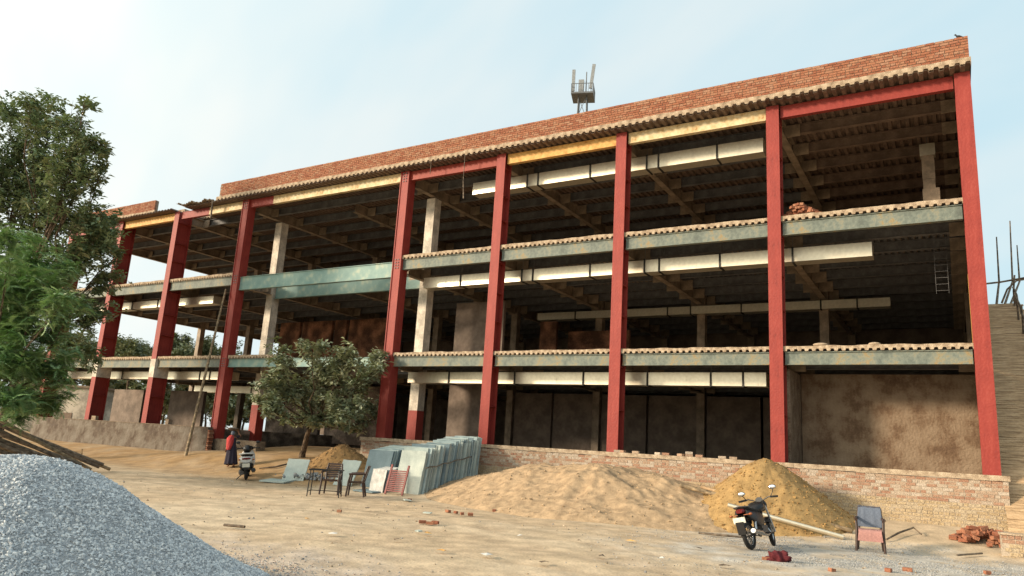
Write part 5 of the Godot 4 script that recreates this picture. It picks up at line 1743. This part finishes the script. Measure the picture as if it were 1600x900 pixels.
func build_small() -> void:
	# poles beside the motorcycle
	var a := at(1085, 776, 21.5); var b := on_ground(1332, 834)
	a = Vector3(-7.2, 0.95, 2.9)
	tag(put("timber_pole", rod([a, a.lerp(b, 0.5) + Vector3(0, 0.03, 0), b + Vector3(0, 0.06, 0)], [0.06, 0.065, 0.055], 8), M.bamboo), "pale timber pole lying across the foot of the yellow sand heap", "pole", "poles by the sand heap")
	tag(put("timber_pole", rod([a + Vector3(0.5, 0.0, -0.25), b + Vector3(-0.6, 0.12, -0.3)], [0.05], 8), M.wood), "weathered grey timber pole lying just behind the pale pole", "pole", "poles by the sand heap")
	var c := on_ground(1318, 843)
	tag(put("steel_pipe", rod([Vector3(-5.6, 0.62, 4.1), c + Vector3(0, 0.05, 0)], [0.055], 10), M.zinc), "grey steel pipe under the pale timber pole", "pipe", "poles by the sand heap")
	tag(put("stick", rod([on_ground(1092, 835) + Vector3(0, 0.03, 0), on_ground(1130, 840) + Vector3(0, 0.05, 0), on_ground(1162, 842) + Vector3(0, 0.03, 0)], [0.025, 0.03, 0.02], 7), M.stick), "thin stick lying on grit left of the motorcycle", "stick")
	tag(put("stick", rod([on_ground(350, 822) + Vector3(0, 0.02, 0), on_ground(382, 826) + Vector3(0, 0.03, 0)], [0.025], 7), M.bamboo_dark), "short dark stick on the sand beside the gravel heap", "stick")
	tag(put("dry_branch", rod([on_ground(405, 733) + Vector3(0, 0.03, 0), on_ground(430, 732) + Vector3(0, 0.06, 0), on_ground(458, 725) + Vector3(0, 0.05, 0)], [0.02, 0.035, 0.03], 7), M.bamboo_dark), "thin dark branch lying on soil beside the propped slab", "branch")
	tag(put("dry_branch", rod([on_ground(1385, 846) + Vector3(0, 0.04, 0), on_ground(1405, 838) + Vector3(0, 0.08, 0), on_ground(1428, 833) + Vector3(0, 0.12, 0), on_ground(1440, 838) + Vector3(0, 0.04, 0)], [0.02, 0.025, 0.02, 0.015], 7), M.bamboo_dark), "bent dark branch behind the chair draped with cloths", "branch")
	tag(put("wood_strip", rod([on_ground(1495, 870) + Vector3(0, 0.03, 0), on_ground(1535, 867) + Vector3(0, 0.03, 0)], [0.02], 6), M.stick), "thin wooden strip at the edge of the grit near the broken bricks", "wood strip")
	# bamboo leaning on the entrance column
	var f := on_ground(290, 712)
	var top := at(353, 452, 33.6)
	top = cam_pos + (top - cam_pos) * ((0.10 - cam_pos.z) / (top.z - cam_pos.z))
	tag(put("bamboo_pole", rod([f + Vector3(0, -0.03, 0), f.lerp(top, 0.3) + Vector3(0.14, 0, 0.1), f.lerp(top, 0.65) + Vector3(0.10, 0, 0.08), top], [0.07, 0.06, 0.055, 0.04], 8), M.bamboo), "long bent bamboo pole leaning on the red column left of the entrance", "pole")
	# stacked poles on the left
	for i in 13:
		var q := i / 12.0
		var e := on_ground(lerpf(60, 168, q) + rng.randf_range(-6, 6), lerpf(738, 736, q)) + Vector3(0, 0.06 + 0.08 * (i % 3), 0)
		var s := at(-95 + rng.randf_range(-30, 30), lerpf(668, 610, q) + rng.randf_range(-8, 8), lerpf(22.5, 25.5, q))
		var m: Material = [M.bamboo, M.bamboo_dark, M.stick][i % 3]
		tag(put("bamboo_pole", rod([s, s.lerp(e, 0.5) + Vector3(0, -0.04, rng.randf_range(-0.04, 0.04)), e], [0.075, 0.07, 0.055], 8), m), "long weathered bamboo pole in the slanting bundle behind the gravel heap", "pole", "bundle of bamboo poles")
	# trestle that carries the high end of the bundle
	var tp := at(-95, 665, 24.0)
	var tr := thing("pole_trestle", "rough timber trestle under the high end of the bamboo poles", "trestle", Vector3(tp.x, gy(tp.x, tp.z), tp.z))
	for s in [-1.0, 1.0]:
		put("leg", rod([Vector3(0.1 * s, -0.05, 1.4 * s), Vector3(0.1 * s, tp.y - 0.1, 1.4 * s)], [0.07], 7), M.stick, tr)
	put("crossbar", rod([Vector3(0, tp.y - 0.18, -1.7), Vector3(0, tp.y - 0.18, 1.7)], [0.07], 7), M.stick, tr)
	# small rough frame standing by the poles
	var fp := on_ground(112, 727)
	var fr := thing("wooden_frame", "small empty wooden frame standing beside the bamboo poles", "frame", fp, 0.75)
	for s in [-1, 1]:
		put("upright", box(Vector3(s * 0.28, 0.30, 0), Vector3(0.045, 0.66, 0.04), Basis(Vector3.BACK, 0.03 * s)), M.wood, fr)
	put("rail", box(Vector3(0, 0.50, 0.003), Vector3(0.56, 0.05, 0.035)), M.wood, fr)
	put("rail", box(Vector3(0, 0.08, 0.003), Vector3(0.56, 0.05, 0.035)), M.wood, fr)
	# red cloth bundle
	var cp := on_ground(1217, 877)
	var cb := mb()
	cb.set_smooth_group(1)
	var rings := []
	for j in 31:
		var ang := PI * clampf(j / 30.0, 0.02, 0.98)
		var r := ring(Vector3(-cos(ang) * 0.20, 0.06, 0), Vector3(0, 0.11 * sin(ang), 0), Vector3(0, 0, 0.14 * sin(ang)), 40)
		for i in r.size():
			var v := r[i]
			var n := noise.get_noise_3d(v.x * 900.0, v.y * 900.0, v.z * 900.0)
			v *= 1.0 + 0.55 * n
			v.y = maxf(v.y, -0.01)
			r[i] = v
		rings.append(r)
	loft(cb, rings)
	var o := put("cloth_bundle", fin(cb), M.cloth_red, self, cp, Basis(Vector3.UP, 0.3))
	tag(o, "crumpled dark red cloth bundle lying near the motorcycle", "cloth")
	# heap of broken red bricks by the end of the wall
	var hp := on_ground(1538, 852)
	for i in 70:
		var u := rng.randf_range(-0.6, 0.6)
		var lay := i / 22
		var pz := rng.randf_range(-0.35, 0.3) * (1.0 - 0.25 * lay)
		var q := hp + Vector3(u * (1.0 - 0.2 * lay), 0, pz - 0.25)
		q.y = gy(q.x, q.z) + 0.04 + lay * 0.085
		var bs := Basis(Vector3.UP, rng.randf() * TAU) * Basis(Vector3.RIGHT, rng.randf_range(-0.4, 0.4)) * Basis(Vector3.BACK, rng.randf_range(-0.4, 0.4))
		var b2 := put("broken_brick", box(Vector3.ZERO, Vector3(rng.randf_range(0.12, 0.23), 0.075, 0.11)), M["brick%d" % (rng.randi() % 3)], self, q, bs)
		tag(b2, "broken red brick in the loose heap at the foot of the wall end", "brick", "broken bricks by the wall end")
	# broken bricks stacked on the second floor edge
	for i in 84:
		var lay := i / 18 if i < 72 else 4
		var q := Vector3(-4.50 + rng.randf_range(-0.62, 0.62) * (1.0 - 0.19 * lay), 9.29 + 0.04 + lay * 0.08, -0.42 + rng.randf_range(-0.25, 0.2))
		var b3 := put("broken_brick", box(Vector3.ZERO, Vector3(rng.randf_range(0.12, 0.22), 0.075, 0.11)), M["brick%d" % (rng.randi() % 5)], self, q, Basis(Vector3.UP, rng.randf() * TAU) * Basis(Vector3.RIGHT, rng.randf_range(-0.25, 0.25)))
		tag(b3, "broken red brick in the heap on the second floor edge", "brick", "broken bricks on the second floor")
	# brick bits and offcuts on the sand
	var bits := [[640, 782, 0], [700, 800, 1], [712, 802, 2], [722, 804, 0], [735, 805, 1], [772, 799, 0], [530, 800, 3], [1300, 893, 1], [1388, 893, 0], [1418, 892, 1], [1543, 897, 0], [1197, 875, 1], [680, 818, 2], [660, 817, 0], [672, 819, 1]]
	for e in bits:
		var q := on_ground(e[0], e[1])
		tag(put("brick_fragment", box(Vector3.ZERO, Vector3(rng.randf_range(0.07, 0.16), 0.06, rng.randf_range(0.06, 0.1))), M["brick%d" % e[2]], self, q + Vector3(0, 0.022, 0), Basis(Vector3.UP, rng.randf() * TAU) * Basis(Vector3.RIGHT, rng.randf_range(-0.2, 0.2))), "small red brick fragment lying loose on the yard", "brick fragment", "brick fragments on the sand")
	for e in [[642, 783, 0.34], [666, 803, 0.2], [657, 832, 0.14], [875, 805, 0.3]]:
		var q := on_ground(e[0], e[1])
		tag(put("stone_offcut", slab_mesh(e[2], e[2] * 0.6, 0.025, int(e[0])), M.slate_c if e[0] < 800 else M.slate_b, self, q + Vector3(0, 0.02, 0), Basis(Vector3.UP, rng.randf() * 3.0) * Basis(Vector3.RIGHT, -PI / 2 + 0.06)), "pale flat stone offcut lying on the sand", "stone offcut", "stone offcuts on the sand")
	# scraps of paper, plastic and dry leaves
	var scraps := [[812, 838], [668, 834], [745, 760], [905, 846], [1035, 873], [985, 846], [620, 845], [575, 795], [760, 868], [690, 862], [1130, 885], [1090, 858], [520, 835], [480, 812], [850, 880], [940, 870]]
	for i in scraps.size():
		var q := on_ground(scraps[i][0], scraps[i][1])
		var sm := mb()
		var w := rng.randf_range(0.05, 0.13)
		var pr := []
		for a2 in 7:
			var an := TAU * a2 / 7.0
			pr.append(Vector3(cos(an) * w * rng.randf_range(0.6, 1.2), rng.randf_range(0.0, 0.03), sin(an) * w * rng.randf_range(0.4, 1.0)))
		sm.set_smooth_group(-1)
		for a2 in 7:
			tri(sm, Vector3(0, 0.035, 0), pr[a2], pr[(a2 + 1) % 7])
			tri(sm, Vector3(0, 0.032, 0), pr[(a2 + 1) % 7], pr[a2])
		tag(put("litter_scrap", fin(sm), [M.marble, M.ochre, M.bamboo_dark, M.stick][i % 4], self, q + Vector3(0, 0.005, 0)), "small crumpled scrap of litter lying on the sandy yard", "litter", "litter on the yard")
	# pale block on the left wall
	tag(put("cement_block", box(Vector3(0, 0.1, 0), Vector3(0.26, 0.22, 0.2)), M.topping, self, Vector3(-40.2, 1.745, 0.28), Basis(Vector3.UP, 0.3)), "pale cement block standing on the rendered wall", "block")
	tag(put("cement_block", box(Vector3(0, 0.12, 0), Vector3(0.34, 0.24, 0.2)), M.concrete_grey, self, Vector3(-33.8, 1.745, 0.28), Basis(Vector3.UP, -0.2)), "grey cement block standing on the rendered wall near the entrance", "block")
	# bird on the parapet corner
	var bd := thing("bird", "dark pigeon perched on the end of the brick parapet", "bird", Vector3(0.06, 14.017, 0.2), 1.9)
	bd.scale = Vector3.ONE * 0.7
	var st := mb()
	var rows := []
	for e in [[-0.17, 0.10, 0.012, 0.012], [-0.13, 0.105, 0.03, 0.03], [-0.09, 0.10, 0.05, 0.05], [0.0, 0.085, 0.065, 0.062], [0.08, 0.07, 0.045, 0.04], [0.14, 0.055, 0.03, 0.018], [0.22, 0.04, 0.028, 0.008]]:
		rows.append(ring(Vector3(0, e[1] + (0.06 if e[0] < -0.1 else 0.0), e[0]), Vector3(e[2], 0, 0), Vector3(0, e[3], 0), 10))
	loft(st, rows)
	ball(st, Vector3(0, 0.175, -0.14), Vector3(0.034, 0.034, 0.04))
	put("body", fin(st), M.bird, bd)
	put("beak", rod([Vector3(0, 0.172, -0.17), Vector3(0, 0.165, -0.205)], [0.009, 0.002], 5), M.bird, bd)
	for s in [-1, 1]:
		put("leg", rod([Vector3(s * 0.025, 0.0, 0.0), Vector3(s * 0.025, 0.05, 0.0)], [0.006], 5), M.maroon, bd)
	# bamboo scaffold stubs and bundles standing on the first floor edge
	tag(put("cement_bag", sack_mesh(0.22, 0.06, 0.15), M.topping, self, Vector3(-4.0, 5.215, -0.3)), "pale dusty sack lying on the first floor slab of the end bay", "sack", "sacks on the first floor")
	tag(put("cement_bag", sack_mesh(0.17, 0.055, 0.13), M.topping, self, Vector3(-2.55, 5.21, -0.3)), "pale dusty sack lying on the first floor slab of the end bay", "sack", "sacks on the first floor")
